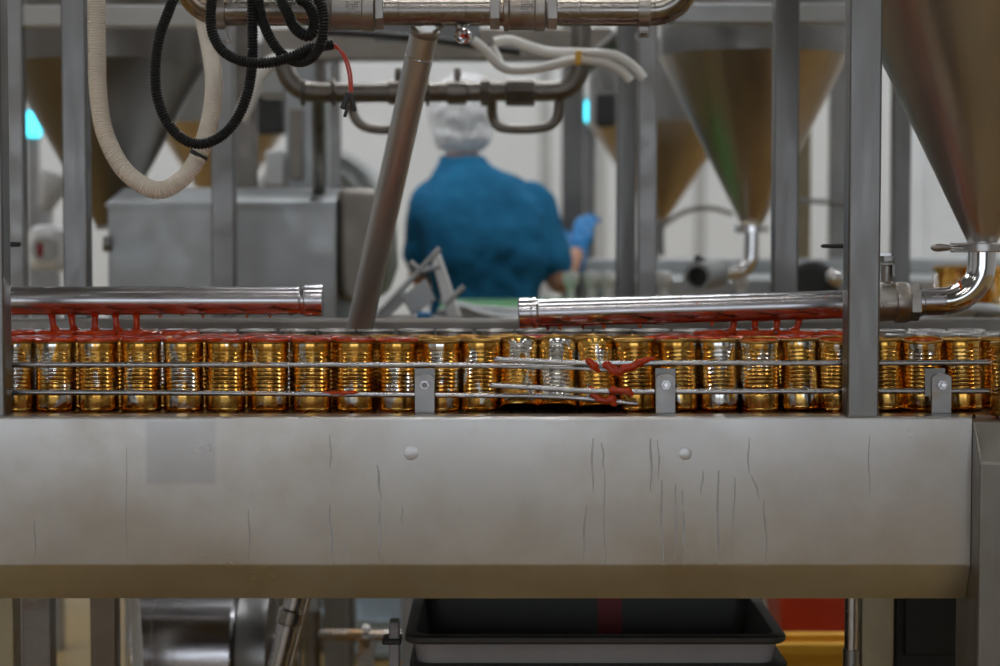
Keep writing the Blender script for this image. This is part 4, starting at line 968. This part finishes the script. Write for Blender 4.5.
MB().box((W(915, 300, 5.7).x, CAM_Y+5.5, W(0, 309, 5.6).z-0.03), (W(1090, 300, 5.7).x, CAM_Y+5.899, W(0, 309, 5.6).z)).build('lower_shelf', M['galv'], c3, bevel=0.004)
for px in (925, 1060): MB().box((W(px, 300, 5.7).x, CAM_Y+5.6, 0), (W(px, 300, 5.7).x+0.04, CAM_Y+5.64, W(0, 309, 5.6).z-0.03)).build('shelf_leg', M['steel_bg'], c3)
# cans on the far line by the elbow
gi = 0
for (px, D) in ((945, 5.58), (971, 5.6), (997, 5.59), (958, 5.68), (985, 5.68)):
    p = W(px, 290, D)
    can((p.x, D+CAM_Y, W(0, 309, 5.6).z), 'blurred gold can on the far conveyor behind the elbow, %s' % ['first of the near row', 'second of the near row', 'third of the near row', 'first of the far row', 'second of the far row'][gi], 'gold_can', None, (0, 0, gi), 'blurred gold cans on the far conveyor'); gi += 1
# curved pale guard under the elbow
a = thing('guard_rail', 'pale curved guard strip behind the silver cans below the elbow', 'guard rail', tuple(W(960, 315, 4.5)))
MB().tube(spline([W(905, 326, 4.45), W(930, 316, 4.5), W(960, 310, 4.6), (W(1000, 312, 4.6)), W(1060, 325, 4.6)], 0.02), 0.016, 12).build('strip', M['galv'], a)
MB().box((W(985, 310, 4.6).x-0.02, CAM_Y+4.59, 0), (W(985, 310, 4.6).x+0.02, CAM_Y+4.63, W(985, 312, 4.6).z)).build('stand', M['dark_steel'], a)
MB().box(tuple(W(900, 322, 4.72)), tuple(W(1060, 342, 4.78))).build('lower_band', M['hopper'], a)

# tilted chute pieces
ct = thing('chute', 'tilted steel chute with an angled plate beside the slanting strut', 'chute', tuple(W(420, 330, 4.8)))
def plate(quad, D, dy, th, mat, name):
    P = [W(a, b, D) for a, b in quad]; Q = [p+Vector((0, dy, 0)) for p in P]
    return MB().add(P+Q, [(0, 1, 2, 3), (7, 6, 5, 4)]+[(i, (i+1) % 4, 4+(i+1) % 4, 4+i) for i in range(4)]).build(name, M[mat], ct, bevel=0.003)
plate([(401, 297), (425, 279), (436, 300), (412, 316)], 4.8, 0.02, 0, 'galv', 'plate')
plate([(432, 262), (439, 253), (461, 318), (447, 318)], 4.86, 0.10, 0, 'white_plastic', 'side_plate')
plate([(372, 318), (405, 290), (412, 296), (382, 322)], 4.9, 0.06, 0, 'galv', 'side_plate')
for seg in (((378, 314), (418, 272)), ((418, 272), (440, 248)), ((410, 262), (420, 270)), ((421, 271), (440, 266)), ((445, 305), (464, 286))):
    MB().cyl(W(*seg[0], 4.82), W(*seg[1], 4.82), PX(3, 4.8), 10).build('bar', M['galv'], ct)
plate([(385, 318), (462, 318), (462, 335), (385, 335)], 4.8, 0.16, 0, 'dark_steel', 'base')
MB().box((W(400, 320, 4.8).x, CAM_Y+4.82, 0), (W(400, 320, 4.8).x+0.05, CAM_Y+4.87, W(0, 330, 4.8).z)).build('leg', M['steel_bg'], ct)
MB().box((W(450, 320, 4.8).x, CAM_Y+4.82, 0), (W(450, 320, 4.8).x+0.05, CAM_Y+4.87, W(0, 330, 4.8).z)).build('leg', M['steel_bg'], ct)
tag(MB().prism([(W(417, 0, 4.77).x, W(0, 311, 4.77).z), (W(431, 0, 4.77).x, W(0, 312, 4.77).z), (W(432, 0, 4.77).x, W(0, 330, 4.77).z), (W(416, 0, 4.77).x, W(0, 330, 4.77).z)], 'y', CAM_Y+4.71, CAM_Y+4.79).build('blue_block', M['blue_dark'], bevel=0.004), 'small blue block tucked under the tilted chute', 'block')

# strip curtain in the back wall by the hopper
cx0, cx1 = W(903, 200, BACK-CAM_Y).x, W(1010, 200, BACK-CAM_Y).x
t = thing('strip_curtain', 'pale blue-white strip curtain hanging on the back wall behind the wide post', 'curtain', ((cx0+cx1)/2, BACK-0.05, 0))
x = cx0; k = 0
while x < cx1:
    MB().box((x, BACK-0.06-0.02*(k % 2), 0.05), (x+0.13, BACK-0.05-0.02*(k % 2), 2.6)).build('strip', M['strip'], t); x += 0.115; k += 1
MB().box((cx0-0.05, BACK-0.09, 2.58), (cx1+0.1, BACK-0.001, 2.68)).build('header_rail', M['steel_bg'], t)
for i, px in enumerate((600, 700, 545)):
    x = W(px, 200, BACK-CAM_Y).x
    struct(MB().box((x-0.03, BACK-0.012, 0), (x+0.03, BACK-0.0005, 4.5)).build('trim_%d' % (i+1), M['grey_paint']))

# ------------------------------------------------------------------ things below the beam
D = 4.35
dm = thing('motor_drum', 'shiny horizontal steel drum with a flanged end below the conveyor', 'machine', (W(200, 650, D).x, CAM_Y+D, 0))
c = W(138, 652, D); rr = PX(62, D)
MB().lathe([(rr*0.9, 0), (rr, 0.01), (rr, PX(22, D)), (rr*1.02, PX(23, D)), (rr*1.02, PX(100, D)), (rr*0.98, PX(103, D))], c, (1, 0, 0), 48, True, True).build('shell', M['pipe'], dm)
MB().lathe([(rr*0.98, 0), (rr*1.0, 0.004), (rr*1.0, PX(30, D)), (rr*0.8, PX(34, D))], W(242, 652, D), (1, 0, 0), 48, True, True).build('end_flange', M['steel_bg'], dm)
MB().box((c.x+0.02, c.y-0.08, 0), (c.x+PX(96, D), c.y+0.08, c.z-rr*0.9)).build('stand', M['dark_steel'], dm)
MB().cyl(W(272, 652, D), W(300, 652, D), rr*0.35, 24).build('shaft', M['dark_steel'], dm)
D = 4.05
t = thing('drain_pipe', 'thin cream drain pipe standing upright before the steel drum', 'pipe', (W(136, 650, D).x, CAM_Y+D, 0))
q = W(137, 640, D); q2 = W(134, 598, D)
MB().tube([Vector((q.x+0.01, q.y, 0.0)), q, q2, Vector((q2.x-0.01, q2.y, BELT-0.06))], PX(5.5, D), 16).build('tube', M['white_tube'], t)
D = 3.95
a, b = W(296, 594, D), W(276, 672, D); dd = (b-a).normalized(); b = a+dd*((a.z)/-dd.z); a2 = a-dd*0.12
t = thing('brace_pipe', 'polished brace pipe leaning below the panel beside the steel drum', 'pipe', tuple(b))
MB().cyl(a2, b, PX(10, D), 24).build('tube', M['pipe'], t)
MB().lathe([(PX(10, D), 0), (PX(12.5, D), 0.004), (PX(12.5, D), 0.03), (PX(10, D), 0.034)], a+dd*0.03, dd, 24).build('collar', M['pipe_dirty'], t)
MB().cyl(a2+Vector((PX(13, D), 0.01, 0)), b+Vector((PX(13, D), 0.01, 0)), PX(3, D), 12).build('side_rod', M['hopper_warm'], t)
D = 4.9
t = thing('feed_pipe', 'horizontal steel pipe with a clamp crossing before the pale blue drum', 'pipe', tuple(W(350, 636, D)))
MB().cyl(W(300, 634, D), W(470, 637, D), PX(6, D), 18).build('tube', M['pipe_dirty'], t)
MB().lathe([(PX(6, D), 0), (PX(13, D), 0.003), (PX(13, D), PX(8, D)), (PX(6, D), PX(9, D))], W(362, 635.5, D), (1, 0, 0), 20, True, True).build('clamp', M['pipe_dirty'], t)
MB().box((W(366, 640, D).x-0.02, CAM_Y+D-0.015, 0), (W(366, 640, D).x+0.02, CAM_Y+D+0.015, W(366, 637, D).z)).build('stand', M['pipe_dirty'], t)
MB().cyl((W(312, 640, D).x, CAM_Y+D, 0), W(312, 610, D), PX(9, D), 14).build('stand', M['dark_steel'], t)
D = 5.95
p = W(385, 640, D)
t = thing('plastic_barrel', 'pale blue plastic barrel under the second conveyor', 'barrel', (p.x, p.y, 0))
MB().lathe([(0.16, 0), (0.185, 0.02), (0.19, 0.10), (0.197, 0.12), (0.19, 0.14), (0.195, 0.30), (0.19, 0.44), (0.197, 0.46), (0.19, 0.48), (0.18, 0.55), (0.15, 0.575), (0.14, 0.57), (0.001, 0.57)], (p.x, p.y, 0), (0, 0, 1), 40, True, True).build('shell', M['blue_plastic'], t)
MB().cyl((p.x+0.08, p.y, 0.565), (p.x+0.08, p.y, 0.59), 0.03, 16).build('bung', M['black'], t)
# nested crates
def crate(label, D0, zr, xa, xb, depth, hgt, tape):
    t = thing('crate', label, 'crate', ((xa+xb)/2, CAM_Y+D0+depth/2, zr-hgt), 'nested crates below the panel')
    y0 = CAM_Y+D0; y1 = y0+depth; z0 = zr-hgt; tk = 0.006; tp_ = 0.03
    def loop(off, z): return [(xa+off, y0+off, z), (xb-off, y0+off, z), (xb-off, y1-off, z), (xa+off, y1-off, z)]
    def rr_loop(off, z, rad=0.03, seg=5):
        out = []
        for (cx, cy, a0) in ((xb-off-rad, y0+off+rad, -pi/2), (xb-off-rad, y1-off-rad, 0), (xa+off+rad, y1-off-rad, pi/2), (xa+off+rad, y0+off+rad, pi)):
            for k in range(seg+1):
                a = a0+pi/2*k/seg; out.append((cx+rad*cos(a), cy+rad*sin(a), z))
        return out
    L = [rr_loop(tp_+0.012, z0), rr_loop(0.014, zr-0.012), rr_loop(0.014, zr-0.004), rr_loop(0.014+tk, zr-0.004), rr_loop(tp_+0.012+tk, z0+tk)]
    n_ = len(L[0]); vs = [v for l in L for v in l]
    fs = [(k*n_+i, k*n_+(i+1) % n_, (k+1)*n_+(i+1) % n_, (k+1)*n_+i) for k in range(2) for i in range(n_)]
    fs.append(tuple(range(n_))[::-1])
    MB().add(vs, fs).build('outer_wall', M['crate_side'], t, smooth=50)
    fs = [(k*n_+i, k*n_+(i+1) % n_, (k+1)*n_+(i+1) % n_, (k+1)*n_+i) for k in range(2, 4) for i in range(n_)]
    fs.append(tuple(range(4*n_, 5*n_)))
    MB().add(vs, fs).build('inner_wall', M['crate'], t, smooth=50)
    # flared rim
    pr = [rr_loop(0.0135, zr-0.010), rr_loop(0.004, zr-0.014), rr_loop(0.0, zr-0.010), rr_loop(0.0, zr-0.002), rr_loop(0.006, zr+0.001), rr_loop(0.0205, zr+0.001), rr_loop(0.0205, zr-0.004)]
    vs = [v for l in pr for v in l]
    fs = [(k*n_+i, k*n_+(i+1) % n_, (k+1)*n_+(i+1) % n_, (k+1)*n_+i) for k in range(len(pr)-1) for i in range(n_)]
    MB().add(vs, fs).build('rim', M['crate'], t, smooth=40)
    if tape:
        a, b = W(598, 620, D0+depth-0.03).x, W(622, 620, D0+depth-0.03).x
        k0 = tp_+0.012+tk
        MB().add([(a, y1-k0-0.003, z0+tk), (b, y1-k0-0.003, z0+tk), (b, y1-0.0225, zr-0.004), (a, y1-0.0225, zr-0.004)], [(0, 1, 2, 3)]).build('red_strip', M['red_tape'], t)
    return t
D0 = 3.50; zr = W(500, 637, D0).z
xa, xb = W(404, 637, D0).x, W(788, 637, D0).x
crate('dark grey crate topping the nest below the panel, red strip inside', D0, zr, xa, xb, 0.44, 0.17, True)
crate('lower dark grey crate whose rim shows beneath the top crate', D0+0.01, zr-0.052, xa-0.012+0.02, xb+0.004, 0.44, 0.17, False)
# cart below the crates
zc0 = zr-0.052-0.17
t = thing('cart', 'dark cart carrying the nested grey crates', 'cart', ((xa+xb)/2, CAM_Y+D0+0.22, 0))
MB().box((xa-0.03, CAM_Y+D0, zc0-0.05), (xb+0.02, CAM_Y+D0+0.46, zc0-0.001)).build('platform', M['dark_steel'], t, bevel=0.006)
for x in (xa+0.02, xb-0.04):
    for yy in (0.05, 0.41):
        MB().lathe([(0.02, -0.015), (0.045, -0.015), (0.05, -0.01), (0.05, 0.01), (0.045, 0.015), (0.02, 0.015)], (x, CAM_Y+D0+yy, 0.05), (1, 0, 0), 24, True, True).build('wheel', M['black'], t)
        MB().box((x-0.025, CAM_Y+D0+yy-0.02, 0.05), (x-0.018, CAM_Y+D0+yy+0.02, zc0-0.05)).build('fork', M['steel_bg'], t)
        MB().box((x+0.018, CAM_Y+D0+yy-0.02, 0.05), (x+0.025, CAM_Y+D0+yy+0.02, zc0-0.05)).build('fork', M['steel_bg'], t)
MB().box((xa-0.028, CAM_Y+D0+0.02, zc0-0.002), (xa-0.010, CAM_Y+D0+0.06, W(0, 622, D0+0.02).z)).build('corner_post', M['crate_side'], t, bevel=0.003)
MB().box((xa-0.04, CAM_Y+D0+0.015, W(0, 647, D0).z), (xa-0.006, CAM_Y+D0+0.065, W(0, 641, D0).z)).build('handle', M['black'], t, bevel=0.003)
# round pipe beside the square leg
D = 3.60
x = W(851.5, 630, D).x; q = W(851, 649, D)
t = thing('stand_pipe', 'upright round steel pipe with a sleeve beside the square leg', 'pipe', (x, CAM_Y+D, 0))
MB().cyl((x, CAM_Y+D, 0), (x, CAM_Y+D, BELT-0.06), PX(7, D), 24).build('tube', M['pipe'], t)
MB().cyl((x, CAM_Y+D, 0.02), (x, CAM_Y+D, q.z), PX(8.3, D), 24).build('sleeve', M['steel_bg'], t)
# black cabinet
D = 3.75
a, b = W(893, 600, D), W(985, 600, D)
t = thing('motor_cabinet', 'black motor cabinet under the panel beside the end column', 'cabinet', ((a.x+b.x)/2, CAM_Y+D+0.2, 0))
MB().box((a.x, CAM_Y+D, 0.02), (b.x+0.1, CAM_Y+D+0.4, BELT-0.08)).build('body', M['motor_black'], t, bevel=0.01)
MB().box((a.x+0.02, CAM_Y+D-0.008, W(0, 655, D).z), (b.x+0.08, CAM_Y+D-0.001, BELT-0.11)).build('door', M['motor_black'], t, bevel=0.004)
MB().box((a.x+0.01, CAM_Y+D+0.02, 0), (b.x+0.09, CAM_Y+D+0.38, 0.02)).build('plinth', M['dark_steel'], t)
# coloured bins far off on the floor
def bin_(label, px, D, w_, h_, mat, dp=0.4):
    x = W(px, 640, D).x; y = CAM_Y+D
    t = thing('storage_bin', label, 'bin', (x, y+0.2, 0), 'coloured bins on the floor')
    pr = MB(); 
    vs = [(x-w_/2+0.03, y+0.03, 0), (x+w_/2-0.03, y+0.03, 0), (x+w_/2-0.03, y+dp-0.03, 0), (x-w_/2+0.03, y+dp-0.03, 0), (x-w_/2, y, h_), (x+w_/2, y, h_), (x+w_/2, y+dp, h_), (x-w_/2, y+dp, h_), (x-w_/2+0.02, y+0.02, h_), (x+w_/2-0.02, y+0.02, h_), (x+w_/2-0.02, y+dp-0.02, h_), (x-w_/2+0.02, y+dp-0.02, h_), (x-w_/2+0.05, y+0.05, 0.02), (x+w_/2-0.05, y+0.05, 0.02), (x+w_/2-0.05, y+dp-0.05, 0.02), (x-w_/2+0.05, y+dp-0.05, 0.02)]
    fs = [(3, 2, 1, 0)]
    for k in range(3):
        for i in range(4): fs.append((k*4+i, k*4+(i+1) % 4, (k+1)*4+(i+1) % 4, (k+1)*4+i))
    fs.append((12, 13, 14, 15))
    pr.add(vs, fs).build('tub', M[mat], t, bevel=0.006)
    MB().box((x-w_/2-0.012, y-0.012, h_-0.03), (x+w_/2+0.012, y-0.001, h_)).build('lip', M[mat], t, bevel=0.004)
bin_('yellow bin on the floor, in front of the red bin', 806, 4.75, 0.30, W(0, 643, 4.75).z, 'yellow_plastic', 0.14)
bin_('tall red bin standing behind the yellow bin', 824, 5.1, 0.25, 0.47, 'red_plastic', 0.3)

# ------------------------------------------------------------------ the worker
D = 6.8
def P_(px, py, dd=0.0): return W(px, py, D+dd)
wx = P_(480, 300).x; wy = CAM_Y+D
wk = thing('person', 'person in blue scrubs, white hair cover and blue gloves bending away over work', 'person', (wx, wy, 0))
def loft(m, secs, n=28):
    """secs: (centre, rx, ry) horizontal ellipses from bottom to top"""
    vs = []
    for c, rx, ry in secs:
        for i in range(n):
            a = 2*pi*i/n; ca, sa = cos(a), sin(a)
            e = 0.82
            vs.append((c[0]+rx*math.copysign(abs(ca)**e, ca), c[1]+ry*math.copysign(abs(sa)**e, sa), c[2]))
    k = len(secs)
    fs = [(j*n+i, j*n+(i+1) % n, (j+1)*n+(i+1) % n, (j+1)*n+i) for j in range(k-1) for i in range(n)]
    fs += [tuple(range(n))[::-1], tuple(range((k-1)*n, k*n))]
    m.add(vs, fs)
def limb(m, pts, rs):
    pp = spline(pts, 0.02); cum = [0]
    for i in range(1, len(pp)): cum.append(cum[-1]+(pp[i]-pp[i-1]).length)
    T = cum[-1]; rr = []
    ks = [0]
    for i in range(1, len(pts)): ks.append(ks[-1]+(Vector(pts[i])-Vector(pts[i-1])).length)
    for c in cum:
        s = c/T*ks[-1]
        for i in range(1, len(ks)):
            if s <= ks[i]+1e-6:
                t = (s-ks[i-1])/max(1e-6, ks[i]-ks[i-1]); rr.append(rs[i-1]*(1-t)+rs[i]*t); break
        else: rr.append(rs[-1])
    m.tube(pp, rr, 16); m.ball(pts[0], rs[0], 12); m.ball(pts[-1], rs[-1], 12)
zW = lambda py: P_(480, py).z
hx = P_(462, 120).x; headc = Vector((hx, wy+0.10, zW(117)))
shR, shL = Vector((P_(533, 200).x, wy+0.02, zW(203))), Vector((P_(431, 196).x, wy+0.02, zW(203)))
elR, elL = P_(559, 282, -0.02), P_(420, 275, 0.08)
wrR, wrL = P_(578, 252, 0.17), P_(448, 280, 0.30)
torso = [((wx+0.01, wy-0.02, 0.92), 0.18, 0.13), ((wx+0.02, wy-0.02, 1.02), 0.185, 0.125), ((wx+0.015, wy-0.03, 1.14), 0.20, 0.13), ((wx+0.01, wy-0.03, 1.26), 0.215, 0.135), ((wx, wy-0.01, 1.36), 0.205, 0.125), ((wx-0.015, wy+0.02, 1.43), 0.155, 0.10), ((hx+0.01, wy+0.05, 1.475), 0.085, 0.075), ((hx, wy+0.07, 1.52), 0.055, 0.06)]
def body():
    m = MB()
    loft(m, [(c, rx*0.92, ry*0.9) for c, rx, ry in torso])
    m.tube([Vector((hx, wy+0.06, 1.46)), headc-Vector((0, 0, 0.06))], 0.055, 16)
    tilt = Matrix.Rotation(R(-18), 3, 'X')
    m.ball(headc, (0.076, 0.098, 0.118), 24, tilt)
    fwd = tilt @ Vector((0, 1, 0)); upv = tilt @ Vector((0, 0, 1))
    m.ball(headc+fwd*0.10-upv*0.012, (0.014, 0.02, 0.022), 10)            # nose
    m.ball(headc+fwd*0.075-upv*0.075, (0.045, 0.03, 0.035), 12)           # jaw and chin
    for s in (-1, 1):
        m.ball(headc+Vector((s*0.078, 0.0, -0.005)), (0.010, 0.022, 0.032), 10)   # ears
        m.ball(headc+fwd*0.088+upv*0.022+Vector((s*0.032, 0, 0)), (0.018, 0.010, 0.008), 8)  # brows
        m.ball(headc+fwd*0.090-upv*0.052, (0.022, 0.012, 0.007), 8)       # lips
    for sh, el, wr in ((shR, elR, wrR), (shL, elL, wrL)):
        limb(m, [sh, el], [0.055, 0.044]); limb(m, [el, wr], [0.044, 0.029])
    for s in (-1, 1):
        hip = Vector((wx+0.01+s*0.085, wy-0.02, 0.93)); kn = Vector((wx+s*0.10, wy+0.02, 0.49)); an = Vector((wx+s*0.105, wy-0.02, 0.09))
        limb(m, [hip, kn], [0.082, 0.056]); limb(m, [kn, an], [0.056, 0.04])
        limb(m, [an+Vector((0, 0, -0.04)), an+Vector((s*0.01, 0.15, -0.055))], [0.038, 0.032])
    o = m.build('body', M['skin'], wk, smooth=80); remesh(o, 0.011, 5)
    # shirt
    m = MB(); loft(m, torso[:-1]+[((hx, wy+0.06, 1.50), 0.068, 0.07)])
    for s, sh, el in ((1, shR, elR), (-1, shL, elL)):
        mid = sh.lerp(el, 0.74)
        limb(m, [sh, sh.lerp(el, 0.4), mid], [0.076, 0.074, 0.072])
        m.ball(sh+Vector((-s*0.03, 0, 0.0)), (0.10, 0.085, 0.075), 16)
    o = m.build('shirt', M['scrub'], wk, smooth=80); remesh(o, 0.011, 6)
    tx = bpy.data.textures.new('folds', 'CLOUDS'); tx.noise_scale = 0.11
    dm_ = o.modifiers.new('folds', 'DISPLACE'); dm_.texture = tx; dm_.strength = 0.03; dm_.texture_coords = 'LOCAL'
    m = MB()
    m.tube([Vector((hx+0.035*cos(a)*2, wy+0.055+0.072*sin(a), 1.495+0.012*sin(a))) for a in [2*pi*k/24 for k in range(25)]], 0.011, 8)
    m.build('collar', M['scrub'], o, smooth=80)
    # trousers
    m = MB(); loft(m, [((wx+0.01, wy-0.02, 0.82), 0.17, 0.13), ((wx+0.01, wy-0.02, 0.96), 0.158, 0.118), ((wx+0.01, wy-0.02, 1.0), 0.15, 0.11)])
    for s in (-1, 1):
        limb(m, [Vector((wx+0.01+s*0.085, wy-0.02, 0.9)), Vector((wx+s*0.10, wy+0.01, 0.49)), Vector((wx+s*0.105, wy-0.02, 0.2))], [0.098, 0.08, 0.07])
    o = m.build('trousers', M['scrub_pants'], wk, smooth=80); remesh(o, 0.012, 4)
    # boots
    for s in (-1, 1):
        m = MB(); an = Vector((wx+s*0.105, wy-0.02, 0))
        limb(m, [an+Vector((0, 0, 0.30)), an+Vector((0, 0, 0.06))], [0.066, 0.055]); limb(m, [an+Vector((0, -0.03, 0.048)), an+Vector((s*0.015, 0.17, 0.04))], [0.047, 0.042])
        o = m.build('boot', M['boot'], wk, smooth=80); remesh(o, 0.009, 3)
    # hair cover, gathered
    m = MB(); m.ball(headc+Vector((0, -0.012, 0.018)), (0.118, 0.132, 0.136), 28, tilt)
    m.ball(headc+Vector((0.0, -0.055, -0.055)), (0.108, 0.075, 0.072), 18)
    m.ball(headc+Vector((0.035, -0.03, 0.085)), (0.075, 0.085, 0.06), 18)
    o = m.build('hair_cover', M['net'], wk, smooth=80); remesh(o, 0.008, 3)
    tx = bpy.data.textures.new('gathers', 'CLOUDS'); tx.noise_scale = 0.035
    dm_ = o.modifiers.new('gathers', 'DISPLACE'); dm_.texture = tx; dm_.strength = 0.022; dm_.texture_coords = 'LOCAL'
    # gloves with five fingers
    for s, el, wr in ((1, elR, wrR), (-1, elL, wrL)):
        dv = (wr-el).normalized()
        if s > 0: dv = (dv+Vector((0.02, -0.25, 0.9))).normalized()
        side = dv.cross(Vector((0, 0, 1))).normalized(); nm = side.cross(dv).normalized()
        m = MB(); pc = wr+dv*0.055
        mat = Matrix((side, dv, nm)).transposed()
        m.ball(pc, (0.044, 0.055, 0.022), 16, mat)
        limb(m, [wr-dv*0.05, wr, wr+dv*0.03], [0.037, 0.034, 0.034])
        for k, (off, ln) in enumerate(((-0.031, 0.062), (-0.010, 0.074), (0.011, 0.070), (0.031, 0.054))):
            b0 = pc+dv*0.040+side*off; b1 = b0+dv*ln*0.45-nm*0.006; b2 = b1+dv*ln*0.36-nm*0.020; b3 = b2+dv*ln*0.12-nm*0.020
            limb(m, [b0, b1, b2, b3], [0.0105, 0.0100, 0.0092, 0.0082])
        t0 = pc-dv*0.02-side*s*0.036; limb(m, [t0, t0-side*s*0.026+dv*0.022-nm*0.008, t0-side*s*0.034+dv*0.050-nm*0.018], [0.013, 0.0115, 0.0095])
        o = m.build('glove', M['glove'], wk, smooth=80); remesh(o, 0.0045, 2)
body()
